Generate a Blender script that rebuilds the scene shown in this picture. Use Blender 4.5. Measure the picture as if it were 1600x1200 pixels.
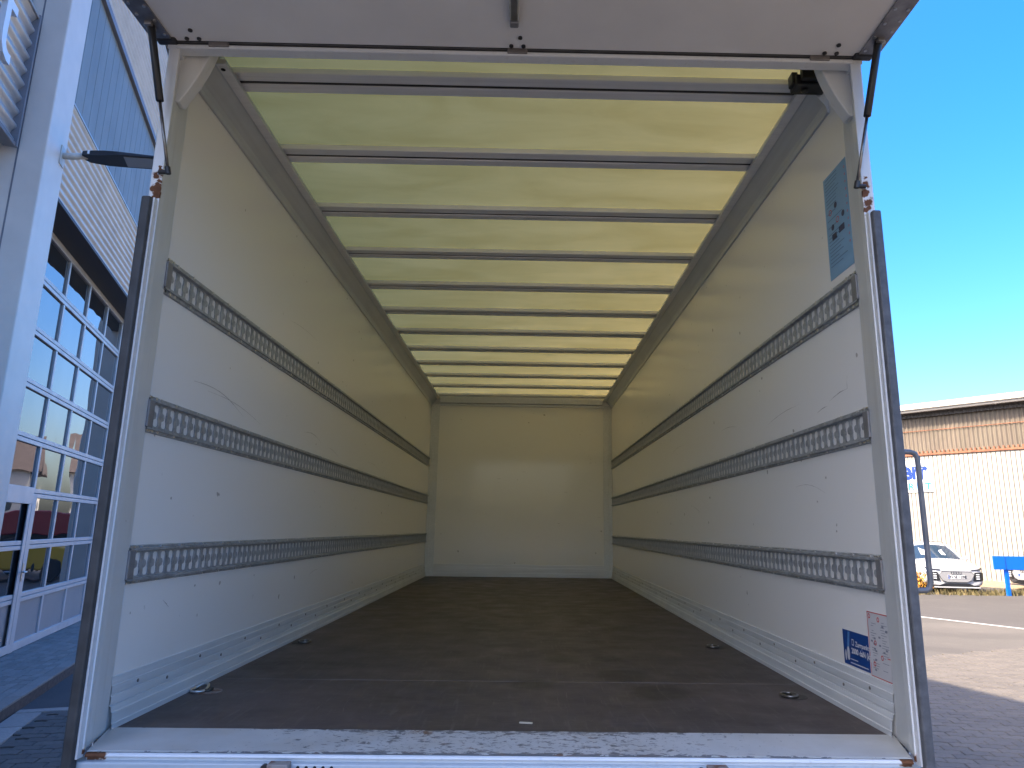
import bpy, math, random
from mathutils import Vector, Matrix, Euler
random.seed(7)
SC = bpy.context.scene
for o in list(bpy.data.objects): bpy.data.objects.remove(o)
COL = SC.collection
R = math.radians

# ------------------------------------------------------------------ camera
cam_d = bpy.data.cameras.new("camera"); cam = bpy.data.objects.new("camera", cam_d); COL.objects.link(cam)
SC.camera = cam
cam_d.sensor_fit = 'HORIZONTAL'; cam_d.sensor_width = 36.0
cam_d.lens = 36.0 * 1090.0 / 1600.0
cam_d.shift_x = -36.0 / 1600.0
cam_d.shift_y = -10.0 / 1600.0
cam_d.clip_start = 0.02; cam_d.clip_end = 3000
pitch, roll, yaw = 0.21334469, -0.01350706, -0.01396222
RZ = Matrix.Rotation(yaw, 3, 'Z'); RX = Matrix.Rotation(pitch, 3, 'X'); RY = Matrix.Rotation(roll, 3, 'Y')
RC = RZ @ RX @ RY
cx_, cy_, cz_ = RC.col[0], RC.col[1], RC.col[2]
M = Matrix((cx_, cz_, -cy_)).transposed()
cam.matrix_world = Matrix.Translation((0.0469, -2.1728, 0.6269)) @ M.to_4x4()

# ------------------------------------------------------------------ light
SUN_EL = 45.9
SUN_AZ = math.atan2(-0.93, -0.37)          # compass-like angle from +Y towards +X
world = bpy.data.worlds.new("World"); SC.world = world; world.use_nodes = True
wn = world.node_tree; wn.nodes.clear()
w_out = wn.nodes.new('ShaderNodeOutputWorld'); w_bg = wn.nodes.new('ShaderNodeBackground')
sky = wn.nodes.new('ShaderNodeTexSky'); sky.sky_type = 'NISHITA'; sky.sun_disc = False
sky.sun_elevation = R(SUN_EL); sky.sun_rotation = SUN_AZ
sky.altitude = 200; sky.air_density = 1.0; sky.dust_density = 6.0; sky.ozone_density = 3.0
w_bg.inputs['Strength'].default_value = 0.085
hs = wn.nodes.new('ShaderNodeHueSaturation'); hs.inputs['Hue'].default_value = .508; hs.inputs['Saturation'].default_value = 1.5
wn.links.new(sky.outputs[0], hs.inputs['Color']); wn.links.new(hs.outputs[0], w_bg.inputs[0]); wn.links.new(w_bg.outputs[0], w_out.inputs[0])
sd = bpy.data.lights.new("sun", 'SUN'); sun = bpy.data.objects.new("sun", sd); COL.objects.link(sun)
sd.energy = 2.0; sd.angle = R(0.53); sd.color = (1.0, 0.86, 0.69)
to_sun = Vector((math.sin(SUN_AZ) * math.cos(R(SUN_EL)), math.cos(SUN_AZ) * math.cos(R(SUN_EL)), math.sin(R(SUN_EL))))
sun.rotation_euler = to_sun.to_track_quat('Z', 'Y').to_euler()
sun.location = to_sun * 60
SC.view_settings.view_transform = 'Standard'; SC.view_settings.look = 'None'
SC.view_settings.gamma = 1.0; SC.view_settings.use_curve_mapping = False
SC.view_settings.exposure = 3.05
SC.render.engine = 'CYCLES'
cy = SC.cycles
cy.use_denoising = True; cy.denoiser = 'OPENIMAGEDENOISE'; cy.denoising_prefilter = 'ACCURATE'
cy.use_adaptive_sampling = False; cy.sampling_pattern = 'TABULATED_SOBOL'
cy.max_bounces = 14; cy.diffuse_bounces = 9; cy.glossy_bounces = 5; cy.transmission_bounces = 8; cy.transparent_max_bounces = 8
cy.sample_clamp_indirect = 0.8; cy.caustics_reflective = False; cy.caustics_refractive = False

# ------------------------------------------------------------------ materials
class NT:
    """small node helper"""
    def __init__(s, name):
        s.m = bpy.data.materials.new(name); s.m.use_nodes = True
        s.t = s.m.node_tree; s.t.nodes.clear()
        s.out = s.n('ShaderNodeOutputMaterial'); s.b = s.n('ShaderNodeBsdfPrincipled')
        s.l(s.b.outputs[0], s.out.inputs[0])
    def n(s, k, **kw):
        x = s.t.nodes.new(k)
        for a, v in kw.items(): setattr(x, a, v)
        return x
    def l(s, a, b): s.t.links.new(a, b)
    def set(s, **kw):
        for k, v in kw.items():
            k = {'base': 'Base Color', 'rough': 'Roughness', 'metal': 'Metallic', 'ior': 'IOR', 'spec': 'Specular IOR Level'}.get(k, k)
            if k == 'Base Color' and len(v) == 3: v = (*v, 1)
            s.b.inputs[k].default_value = v
        return s
    def co(s, kind='Object'):
        if not hasattr(s, '_tc'): s._tc = s.n('ShaderNodeTexCoord')
        return s._tc.outputs[kind]
    def mapped(s, scale=(1, 1, 1), rot=(0, 0, 0), loc=(0, 0, 0)):
        mp = s.n('ShaderNodeMapping'); s.l(s.co(), mp.inputs[0])
        mp.inputs['Scale'].default_value = scale; mp.inputs['Rotation'].default_value = rot; mp.inputs['Location'].default_value = loc
        return mp.outputs[0]
    def noise(s, scale=5, detail=4, rough=.55, vec=None, dist=0):
        x = s.n('ShaderNodeTexNoise'); x.inputs['Scale'].default_value = scale; x.inputs['Detail'].default_value = detail
        x.inputs['Roughness'].default_value = rough; x.inputs['Distortion'].default_value = dist
        s.l(vec if vec else s.co(), x.inputs['Vector']); return x.outputs[0]
    def ramp(s, fac, lo, hi, a=0.0, b=1.0):
        x = s.n('ShaderNodeMapRange'); x.inputs[1].default_value = lo; x.inputs[2].default_value = hi
        x.inputs[3].default_value = a; x.inputs[4].default_value = b; x.clamp = True
        s.l(fac, x.inputs[0]); return x.outputs[0]
    def math(s, op, a, b=None):
        x = s.n('ShaderNodeMath', operation=op)
        for i, v in enumerate((a, b)):
            if v is None: continue
            if isinstance(v, (int, float)): x.inputs[i].default_value = v
            else: s.l(v, x.inputs[i])
        return x.outputs[0]
    def mix(s, fac, a, b):
        x = s.n('ShaderNodeMix', data_type='RGBA')
        if isinstance(fac, (int, float)): x.inputs[0].default_value = fac
        else: s.l(fac, x.inputs[0])
        for i, v in ((6, a), (7, b)):
            if isinstance(v, tuple): x.inputs[i].default_value = (*v[:3], 1)
            else: s.l(v, x.inputs[i])
        return x.outputs[2]
    def color(s, c): s.l(c, s.b.inputs['Base Color']); return s
    def roughness(s, c): s.l(c, s.b.inputs['Roughness']); return s
    def bump(s, h, dist=.002, strength=.5):
        x = s.n('ShaderNodeBump'); x.inputs['Distance'].default_value = dist; x.inputs['Strength'].default_value = strength
        s.l(h, x.inputs['Height']); s.l(x.outputs[0], s.b.inputs['Normal']); return s
    def sep(s):
        x = s.n('ShaderNodeSeparateXYZ'); s.l(s.co(), x.inputs[0]); return x.outputs
    def spot(s, p, r):
        """soft ball mask round the object-space point p"""
        x = s.n('ShaderNodeVectorMath', operation='DISTANCE'); s.l(getattr(s, '_wv', None) or s.co(), x.inputs[0]); x.inputs[1].default_value = p
        return s.ramp(x.outputs['Value'], r * .35, r, 1, 0)
    def spots(s, pts, warp=0, ws=30):
        m = None
        if warp:
            x = s.n('ShaderNodeTexNoise'); x.inputs['Scale'].default_value = ws; x.inputs['Detail'].default_value = 4; s.l(s.co(), x.inputs['Vector'])
            y = s.n('ShaderNodeVectorMath', operation='SUBTRACT'); s.l(x.outputs[1], y.inputs[0]); y.inputs[1].default_value = (.5, .5, .5)
            z = s.n('ShaderNodeVectorMath', operation='SCALE'); s.l(y.outputs[0], z.inputs[0]); z.inputs['Scale'].default_value = warp
            w = s.n('ShaderNodeVectorMath', operation='ADD'); s.l(s.co(), w.inputs[0]); s.l(z.outputs[0], w.inputs[1]); s._wv = w.outputs[0]
        else: s._wv = None
        for p, r in pts:
            k = s.spot(p, r); m = k if m is None else s.math('MAXIMUM', m, k)
        return m

def plain(name, base, rough=.5, metal=0.0, var=.0, vscale=8, bump=0.0, bscale=60, **kw):
    t = NT(name).set(base=base, rough=rough, metal=metal, **kw)
    if var:
        n = t.noise(vscale, 5)
        t.color(t.mix(t.ramp(n, .3, .7), tuple(max(0, c * (1 - var)) for c in base), tuple(min(1, c * (1 + var)) for c in base)))
    if bump: t.bump(t.noise(bscale, 4), bump, .4)
    return t.m

M_ = {}
# cream plywood-core wall skin with scuffs
def m_wall():
    t = NT('cream_wall_skin').set(base=(.880, .868, .842), rough=.26)
    dots = t.ramp(t.noise(22, 1), .77, .80); drops = t.ramp(t.noise(1, 2, vec=t.mapped((1, 22, 9))), .76, .79)
    m = t.math('MAXIMUM', t.math('MULTIPLY', dots, .6), t.math('MULTIPLY', drops, .25))
    t.color(t.mix(m, (.880, .868, .842), (.24, .21, .18))); return t.m
M_['wall'] = m_wall()
def m_front():
    t = NT('cream_front_skin').set(rough=.10, spec=.32)
    base = (.855, .86, .855)
    dots = t.ramp(t.noise(14, 1), .76, .80); base = t.mix(t.math('MULTIPLY', dots, .55), base, (.2, .19, .18))
    dash = t.ramp(t.noise(1, 2, vec=t.mapped((9, 1, 60))), .74, .78); base = t.mix(t.math('MULTIPLY', dash, .5), base, (.25, .24, .23))
    t.color(base); t.bump(t.noise(1.6, 2), .003, .12); return t.m
M_['front'] = m_front()
def m_roof():
    t = NT('translucent_roof_sheet')
    n = t.noise(1, 4, vec=t.mapped((1.0, 5, 1))); n2 = t.noise(1, 5, .6, vec=t.mapped((1.6, 4.5, 1)), dist=.8)
    c = t.mix(t.ramp(n, .3, .7), (.44, .305, .085), (.52, .365, .11))
    c = t.mix(t.ramp(n2, .42, .72, 0, .55), c, (.33, .22, .045))
    tr = t.n('ShaderNodeBsdfTranslucent'); t.l(c, tr.inputs[0])
    df = t.n('ShaderNodeBsdfPrincipled'); df.inputs['Roughness'].default_value = .35
    t.l(t.mix(.6, c, (.70, .62, .38)), df.inputs['Base Color'])
    mx = t.n('ShaderNodeMixShader'); mx.inputs[0].default_value = .30
    t.l(tr.outputs[0], mx.inputs[1]); t.l(df.outputs[0], mx.inputs[2]); t.l(mx.outputs[0], t.out.inputs[0]); return t.m
M_['roof'] = m_roof()
def m_alu(name, base, rough=.42, metal=.55, streak=(3, 60, 60)):
    t = NT(name).set(metal=metal)
    n = t.noise(1, 4, vec=t.mapped(streak)); n2 = t.noise(4, 4)
    c = t.mix(t.ramp(n, .3, .7), tuple(x * .88 for x in base), base); c = t.mix(t.ramp(n2, .45, .75, 0, .3), c, tuple(x * .72 for x in base))
    t.color(c); t.roughness(t.ramp(n2, .3, .7, rough - .06, rough + .1)); t.bump(n, .0006, .3); return t.m
M_['alu'] = m_alu('anodised_aluminium', (.74, .77, .79), .4, .1, streak=(60, 2, 60))
M_['alu_x'] = m_alu('aluminium_profile', (.76, .77, .78), .42, .12, streak=(2, 60, 60))
M_['bow'] = m_alu('grey_painted_bow', (.80, .80, .82), .38, .1, streak=(2, 60, 60))
M_['beam'] = m_alu('grey_roof_beam', (.60, .63, .67), .34, .25, streak=(40, 1.5, 40))
def m_galv():
    t = NT('galvanised_steel').set(metal=.45)
    v = t.n('ShaderNodeTexVoronoi'); v.inputs['Scale'].default_value = 90; t.l(t.co(), v.inputs['Vector'])
    n = t.noise(26, 5)
    c = t.mix(t.ramp(n, .3, .7), (.20, .215, .235), (.48, .51, .545)); c = t.mix(t.ramp(v.outputs['Distance'], 0, .8, 0, .3), c, (.60, .62, .65))
    t.color(c); t.roughness(t.ramp(n, .3, .7, .38, .6)); t.bump(n, .001, .4); return t.m
M_['galv'] = m_galv()
M_['endplate'] = plain('grey_end_plate', (.26, .26, .27), .5, .4, .15, 20)
def m_frame():
    t = NT('white_frame_paint').set(rough=.3)
    base = t.mix(t.ramp(t.noise(2.5, 4), .3, .7), (.68, .70, .71), (.76, .78, .79))
    drip = t.ramp(t.noise(1, 4, vec=t.mapped((50, 50, 2.5))), .58, .75, 0, .35); base = t.mix(drip, base, (.52, .50, .46))
    sp = t.spots([((-1.182, -.034, 1.685), .022), ((-1.185, -.034, 1.712), .026), ((-1.178, -.034, 1.735), .018), ((-1.186, -.034, 1.758), .02), ((-1.177, -.03, 1.78), .012),
                  ((1.180, -.034, 1.685), .022), ((1.186, -.034, 1.715), .028), ((1.177, -.034, 1.745), .022), ((1.183, -.034, 1.775), .022), ((1.178, -.034, 1.80), .014),
                  ((-1.155, -.022, -.006), .036), ((-1.13, -.022, -.008), .028), ((-1.178, -.033, .004), .024), ((1.155, -.022, -.006), .034), ((1.178, -.033, .004), .022)], warp=.045, ws=38)
    rn = t.noise(48, 5, .65)
    rust = t.ramp(t.math('ADD', sp, t.math('MULTIPLY', rn, .9)), .90, 1.10)
    halo = t.ramp(t.math('ADD', sp, t.math('MULTIPLY', rn, .9)), .66, 1.0, 0, .5)
    chips = t.ramp(t.noise(30, 3), .78, .80)
    rc = t.mix(t.noise(60, 3), (.07, .025, .012), (.20, .08, .032))
    base = t.mix(halo, base, (.55, .40, .27)); base = t.mix(t.math('MULTIPLY', chips, .7), base, (.2, .14, .1)); base = t.mix(rust, base, rc)
    t.color(base); t.roughness(t.ramp(rust, 0, 1, .3, .85)); t.bump(t.noise(12, 4), .0012, .25); return t.m
M_['frame'] = m_frame()
def m_sill():
    t = NT('chipped_sill_paint').set(rough=.4)
    xyz = t.sep()
    base = t.mix(t.ramp(t.noise(6, 5), .3, .7), (.47, .48, .47), (.57, .58, .57))
    mid = t.ramp(t.math('ABSOLUTE', xyz[0]), .35, 1.15, .165, -.02)
    edge = t.math('MAXIMUM', t.ramp(xyz[1], .006, -.016, 0, .17), t.ramp(xyz[1], .17, .215, 0, .12))
    n = t.noise(1, 7, .68, vec=t.mapped((26, 44, 20)), dist=.5)
    chip = t.ramp(t.math('ADD', t.math('ADD', n, mid), edge), .715, .745)
    n2 = t.noise(70, 4, .6); chip2 = t.ramp(t.math('ADD', n2, t.math('MULTIPLY', mid, .6)), .70, .73)
    scr = t.ramp(t.noise(1, 3, vec=t.mapped((45, 7, 10), rot=(0, 0, R(38))), dist=.3), .70, .72)
    scr = t.math('MULTIPLY', scr, t.ramp(mid, -.02, .08))
    m = t.math('MAXIMUM', t.math('MAXIMUM', chip, t.math('MULTIPLY', chip2, .7)), t.math('MULTIPLY', scr, .5))
    met = t.mix(t.ramp(t.noise(9, 3), .56, .70), (.15, .155, .165), (.17, .10, .07))
    dirty = t.mix(t.ramp(t.noise(4, 5), .48, .72, 0, .45), base, (.44, .40, .34))
    t.color(t.mix(m, dirty, met)); t.bump(m, .001, -.5); return t.m
M_['sill'] = m_sill()
def m_floor():
    t = NT('brown_plywood_deck'); xyz = t.sep()
    n = t.noise(1, 6, .6, vec=t.mapped((1.2, 3.5, 1))); n2 = t.noise(16, 6, .65); n3 = t.noise(1.1, 3)
    c = t.mix(t.ramp(n, .3, .72), (.040, .031, .030), (.080, .064, .061))
    c = t.mix(t.ramp(n2, .5, .75, 0, .5), c, (.13, .10, .094))
    c = t.mix(t.ramp(n3, .42, .65, 0, .45), c, (.12, .088, .08))
    s1 = t.ramp(t.noise(1, 3, vec=t.mapped((40, 1.4, 1), rot=(0, 0, R(12))), dist=.9), .70, .73)
    s2 = t.ramp(t.noise(1, 3, vec=t.mapped((2, 30, 1), rot=(0, 0, R(-6))), dist=.7), .74, .76)
    s = t.math('MULTIPLY', t.math('MAXIMUM', s1, s2), t.ramp(t.noise(1.8, 2), .40, .6, .1, .8))
    f1 = t.ramp(t.noise(1, 5, .7, vec=t.mapped((9, 60, 1), rot=(0, 0, R(4)))), .52, .72, 0, .5); c = t.mix(f1, c, (.13, .112, .10))
    f2 = t.ramp(t.noise(1, 4, .6, vec=t.mapped((55, 5, 1), rot=(0, 0, R(-20)))), .56, .70, 0, .5); c = t.mix(f2, c, (.15, .13, .115))
    c = t.mix(s, c, (.22, .19, .17))
    edge = t.math('MINIMUM', t.math('ABSOLUTE', t.math('SUBTRACT', xyz[1], .957)), t.math('ABSOLUTE', t.math('SUBTRACT', xyz[1], 3.457)))
    wv = t.math('ADD', edge, t.math('MULTIPLY', t.noise(6, 5), .02))
    c = t.mix(t.ramp(wv, .008, .020, .42, 0), c, (.22, .19, .17))
    specks = t.ramp(t.noise(75, 1), .83, .85); c = t.mix(t.math('MULTIPLY', specks, .7), c, (.30, .28, .26))
    st = t.spots([((.256, 1.481, 0), .16), ((.478, 1.494, 0), .12), ((.50, 1.10, 0), .20), ((.60, .78, 0), .2), ((.1, .9, 0), .15)])
    st = t.ramp(t.math('ADD', st, t.noise(9, 4)), .95, 1.25, 0, .5); c = t.mix(st, c, (.010, .010, .010))
    t.color(c); t.roughness(t.ramp(t.noise(5, 5), .3, .7, .42, .62)); t.bump(t.math('ADD', t.noise(240, 2), n2), .0008, .35); return t.m
M_['floor'] = m_floor()
M_['rubber'] = plain('black_rubber', (.045, .045, .046), .55, 0, .35, 14, .001, 90)
M_['rubber_grey'] = plain('weathered_rubber', (.085, .088, .095), .6, 0, .3, 30, .002, 120)
M_['black'] = plain('black_plastic', (.022, .022, .025), .4, 0, .2, 20)
M_['strut'] = plain('black_strut_tube', (.02, .02, .022), .35, .2)
M_['rod'] = plain('steel_rod', (.22, .21, .20), .3, .9, .3, 40)
M_['flap'] = plain('grey_flap_skin', (.86, .84, .81), .45, 0, .05, 3, .001, 5)
M_['flap_edge'] = plain('flap_edge_profile', (.30, .29, .29), .4, .7, .3, 20)
M_['steel_bright'] = plain('bright_steel', (.62, .62, .62), .28, .9, .15, 30)
def m_rusty():
    t = NT('rusty_bracket').set(rough=.75)
    n = t.noise(28, 5); t.color(t.mix(t.ramp(n, .4, .6), (.16, .07, .035), (.30, .27, .25))); t.bump(n, .002, .6); return t.m
M_['rusty'] = m_rusty()
M_['hole'] = plain('dark_hole', (.006, .006, .007), .9)
M_['crossmember'] = plain('white_crossmember_paint', (.50, .55, .58), .3, 0, .04, 3)
M_['stk_blue_light'] = plain('light_blue_print', (.20, .42, .66), .4, 0, .06, 6)
M_['stk_blue'] = plain('dark_blue_print', (.006, .06, .26), .35)
M_['stk_white'] = plain('white_print', (.62, .62, .64), .4)
M_['stk_red'] = plain('red_print', (.60, .06, .06), .4)
M_['stk_grey'] = plain('grey_print', (.22, .24, .30), .4)
M_['stk_navy'] = plain('navy_print', (.01, .03, .12), .4)
M_['stk_fade'] = plain('faded_blue_print', (.07, .17, .36), .4)
M_['stk_pale'] = plain('pale_blue_print', (.10, .26, .55), .4)
M_['scuff'] = plain('scuff_grey', (.36, .34, .32), .6)
M_['pan'] = plain('dark_ring_pan', (.06, .055, .05), .6, .2, .3, 30)
M_['scratch'] = plain('pale_scratch', (.17, .14, .125), .7, 0, .3, 20)
M_['wood'] = plain('pale_wood', (.55, .47, .34), .7)
M_['handle'] = plain('grey_tube_paint', (.19, .175, .165), .45, .3, .2, 20)
M_['truck_side'] = plain('white_box_skin', (.82, .81, .80), .35, 0, .04, 2)
# building
M_['pier'] = plain('light_grey_pier_panel', (.70, .62, .54), .45, .0, .05, 3, .001, 20)
M_['clad'] = m_alu('silver_corrugated_sheet', (.46, .455, .46), .36, .5, streak=(6, 2, 6))
M_['trim'] = plain('grey_trim', (.20, .20, .22), .5, .2, .1, 6)
M_['soffit'] = plain('dark_soffit', (.06, .06, .065), .6)
M_['poly'] = plain('blue_polycarbonate', (.22, .245, .25), .6, 0, .12, 1.2)
M_['gate'] = m_alu('gate_aluminium', (.60, .60, .61), .45, .35, streak=(3, 3, 3))
M_['gate_panel'] = plain('gate_infill_panel', (.32, .30, .29), .45, 0, .06, 2)
def m_glass():
    t = NT('gate_glass').set(base=(.018, .02, .022), rough=.015, ior=1.75)
    t.b.inputs['Coat Weight'].default_value = .6; t.b.inputs['Coat Roughness'].default_value = .01; t.b.inputs['Coat IOR'].default_value = 1.6
    n = t.noise(1.1, 1, vec=t.mapped((1, 1.0, 1.0))); x = t.n('ShaderNodeBump'); x.inputs['Distance'].default_value = .05; x.inputs['Strength'].default_value = .16
    t.l(n, x.inputs['Height']); t.l(x.outputs[0], t.b.inputs['Normal']); t.l(x.outputs[0], t.b.inputs['Coat Normal']); return t.m
M_['glass'] = m_glass()
M_['letter'] = plain('white_letter', (.80, .82, .85), .35)
M_['lamp_body'] = plain('dark_lamp_body', (.03, .034, .042), .4, .2)
M_['lamp_lens'] = plain('lamp_lens', (.30, .31, .32), .2)
M_['lamp_arm'] = plain('cream_lamp_arm', (.50, .49, .45), .5, 0, .2, 10)
def m_paver(name, a, b):
    t = NT(name).set(rough=.85)
    oi = t.n('ShaderNodeObjectInfo'); ge = t.n('ShaderNodeNewGeometry')
    rnd = t.math('FRACT', t.math('ADD', oi.outputs['Random'], ge.outputs['Random Per Island']))
    gp = t.n('ShaderNodeTexNoise'); gp.inputs['Scale'].default_value = 45; gp.inputs['Detail'].default_value = 6; t.l(ge.outputs['Position'], gp.inputs['Vector'])
    g2 = t.n('ShaderNodeTexNoise'); g2.inputs['Scale'].default_value = .9; g2.inputs['Detail'].default_value = 4; t.l(ge.outputs['Position'], g2.inputs['Vector'])
    c = t.mix(rnd, a, b); c = t.mix(t.ramp(gp.outputs[0], .35, .7, 0, .4), c, tuple(x * .6 for x in a))
    c = t.mix(t.ramp(g2.outputs[0], .5, .75, 0, .35), c, tuple(x * .55 for x in a))
    t.color(c); t.bump(gp.outputs[0], .003, .5); return t.m
M_['paver'] = m_paver('grey_concrete_paver', (.100, .086, .069), (.130, .111, .088))
M_['paver_shaded'] = m_paver('shaded_concrete_paver', (.075, .072, .068), (.11, .105, .098))  # yard paver again, darkened in colour for the shade between truck and building
M_['paver_small'] = m_paver('small_concrete_paver', (.20, .188, .172), (.27, .255, .235))
M_['kerb'] = m_paver('pale_kerb_stone', (.25, .24, .225), (.31, .295, .275))
def m_ground(name, a, b, grit=120, rough=.9, streak=None):
    t = NT(name).set(rough=rough)
    n = t.noise(.35, 5); n2 = t.noise(grit, 3); n3 = t.noise(2.4, 5)
    c = t.mix(t.ramp(n, .3, .7), a, b); c = t.mix(t.ramp(n2, .35, .7, 0, .45), c, tuple(x * .55 for x in a)); c = t.mix(t.ramp(n3, .5, .8, 0, .3), c, tuple(min(1, x * 1.35) for x in b))
    if streak:
        r_ = t.n('ShaderNodeTexWave', wave_type='RINGS'); r_.rings_direction = 'Z'
        mp = t.mapped((1, 1, 1), loc=streak); t.l(mp, r_.inputs['Vector']); r_.inputs['Scale'].default_value = .16; r_.inputs['Distortion'].default_value = 3; r_.inputs['Detail'].default_value = 4
        c = t.mix(t.ramp(r_.outputs[1], .62, .9, 0, .38), c, tuple(x * .62 for x in a))
    t.color(c); t.bump(n2, .004, .5); return t.m
M_['asphalt'] = m_ground('worn_asphalt', (.083, .072, .058), (.104, .091, .074), streak=(-9, -16, 0))
M_['road'] = m_ground('dark_asphalt', (.052, .045, .038), (.069, .061, .052))
M_['asphalt_dark'] = m_ground('fresh_asphalt_patch', (.05, .052, .055), (.065, .067, .07))
M_['sand'] = plain('joint_sand', (.10, .095, .09), .95, 0, .2, 20)
M_['soil'] = plain('dry_soil', (.22, .16, .10), .95, 0, .3, 8, .02, 14)
M_['kerb_face'] = plain('brown_kerb_face', (.085, .068, .06), .9, 0, .3, 25, .003, 90)
M_['line'] = plain('pale_road_line', (.42, .40, .36), .8, 0, .1, 12)
# warehouse
M_['wh_wall'] = plain('white_trapezoid_sheet', (.26, .245, .215), .5, 0, .03, 2)
def m_band():
    t = NT('brown_translucent_sheet').set(rough=.5)
    n = t.noise(.9, 4); n2 = t.noise(1, 4, vec=t.mapped((3, 3, .6)))
    c = t.mix(t.ramp(n, .3, .7), (.09, .070, .052), (.135, .108, .08)); c = t.mix(t.ramp(n2, .45, .75, 0, .5), c, (.095, .083, .057)); t.color(c); return t.m
M_['wh_band'] = m_band()
M_['wh_rust'] = plain('rusty_flashing', (.18, .07, .035), .8, 0, .35, 6)
M_['wh_roof'] = plain('pale_roof_sheet', (.44, .41, .37), .6, 0, .1, 2)
M_['wh_dark'] = plain('dark_eaves', (.09, .085, .085), .7)
M_['sign_white'] = plain('white_sign_board', (.80, .80, .82), .4)
M_['sign_blue'] = plain('royal_blue_letter', (.003, .03, .22), .4)
M_['sign_cyan'] = plain('light_blue_letter', (.02, .17, .42), .4)
M_['board_blue'] = plain('bright_blue_paint', (.0, .10, .50), .4, 0, .03, 3)
M_['skylight'] = plain('white_skylight', (.75, .75, .75), .3)
# cars and plants
M_['car_white'] = plain('white_car_paint', (.38, .38, .385), .22, **{'Coat Weight': .6})
M_['car_grey'] = plain('grey_car_paint', (.06, .06, .066), .25, .3, **{'Coat Weight': .6})
M_['car_black'] = plain('black_car_trim', (.012, .012, .014), .35)
M_['car_glass'] = plain('car_glass', (.02, .035, .055), .05)
M_['car_grille'] = plain('pale_grille', (.22, .22, .225), .35)
M_['tyre'] = plain('tyre_rubber', (.02, .02, .02), .8)
M_['rim'] = plain('alloy_rim', (.45, .45, .47), .3, .8)
M_['chrome'] = plain('dull_chrome', (.12, .12, .125), .3, .7)
M_['lamp_red'] = plain('red_tail_lens', (.40, .02, .02), .25)
M_['headlamp'] = plain('headlamp_lens', (.55, .57, .60), .1)
M_['plate_blue'] = plain('plate_blue', (.01, .08, .42), .4)
M_['print_black'] = plain('black_print', (.015, .015, .015), .5)
def m_leaf(name, a, b):
    t = NT(name).set(rough=.7); ge = t.n('ShaderNodeNewGeometry'); t.color(t.mix(ge.outputs['Random Per Island'], a, b)); return t.m
M_['leaf_orange'] = m_leaf('orange_leaves', (.34, .13, .015), (.45, .26, .03))
M_['leaf_weed'] = m_leaf('yellow_green_weeds', (.10, .085, .025), (.24, .18, .075))
M_['leaf_green'] = m_leaf('tree_leaves', (.03, .06, .015), (.08, .12, .03))
M_['bark'] = plain('bark', (.09, .065, .045), .9)
M_['red_paint'] = plain('dark_red_paint', (.26, .02, .02), .35)
M_['yellow_paint'] = plain('yellow_paint', (.62, .36, .02), .4)
M_['house'] = plain('house_render', (.50, .48, .45), .8, 0, .05, 1)
M_['tiles'] = plain('roof_tiles', (.06, .045, .042), .8, 0, .2, 3)

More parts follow.
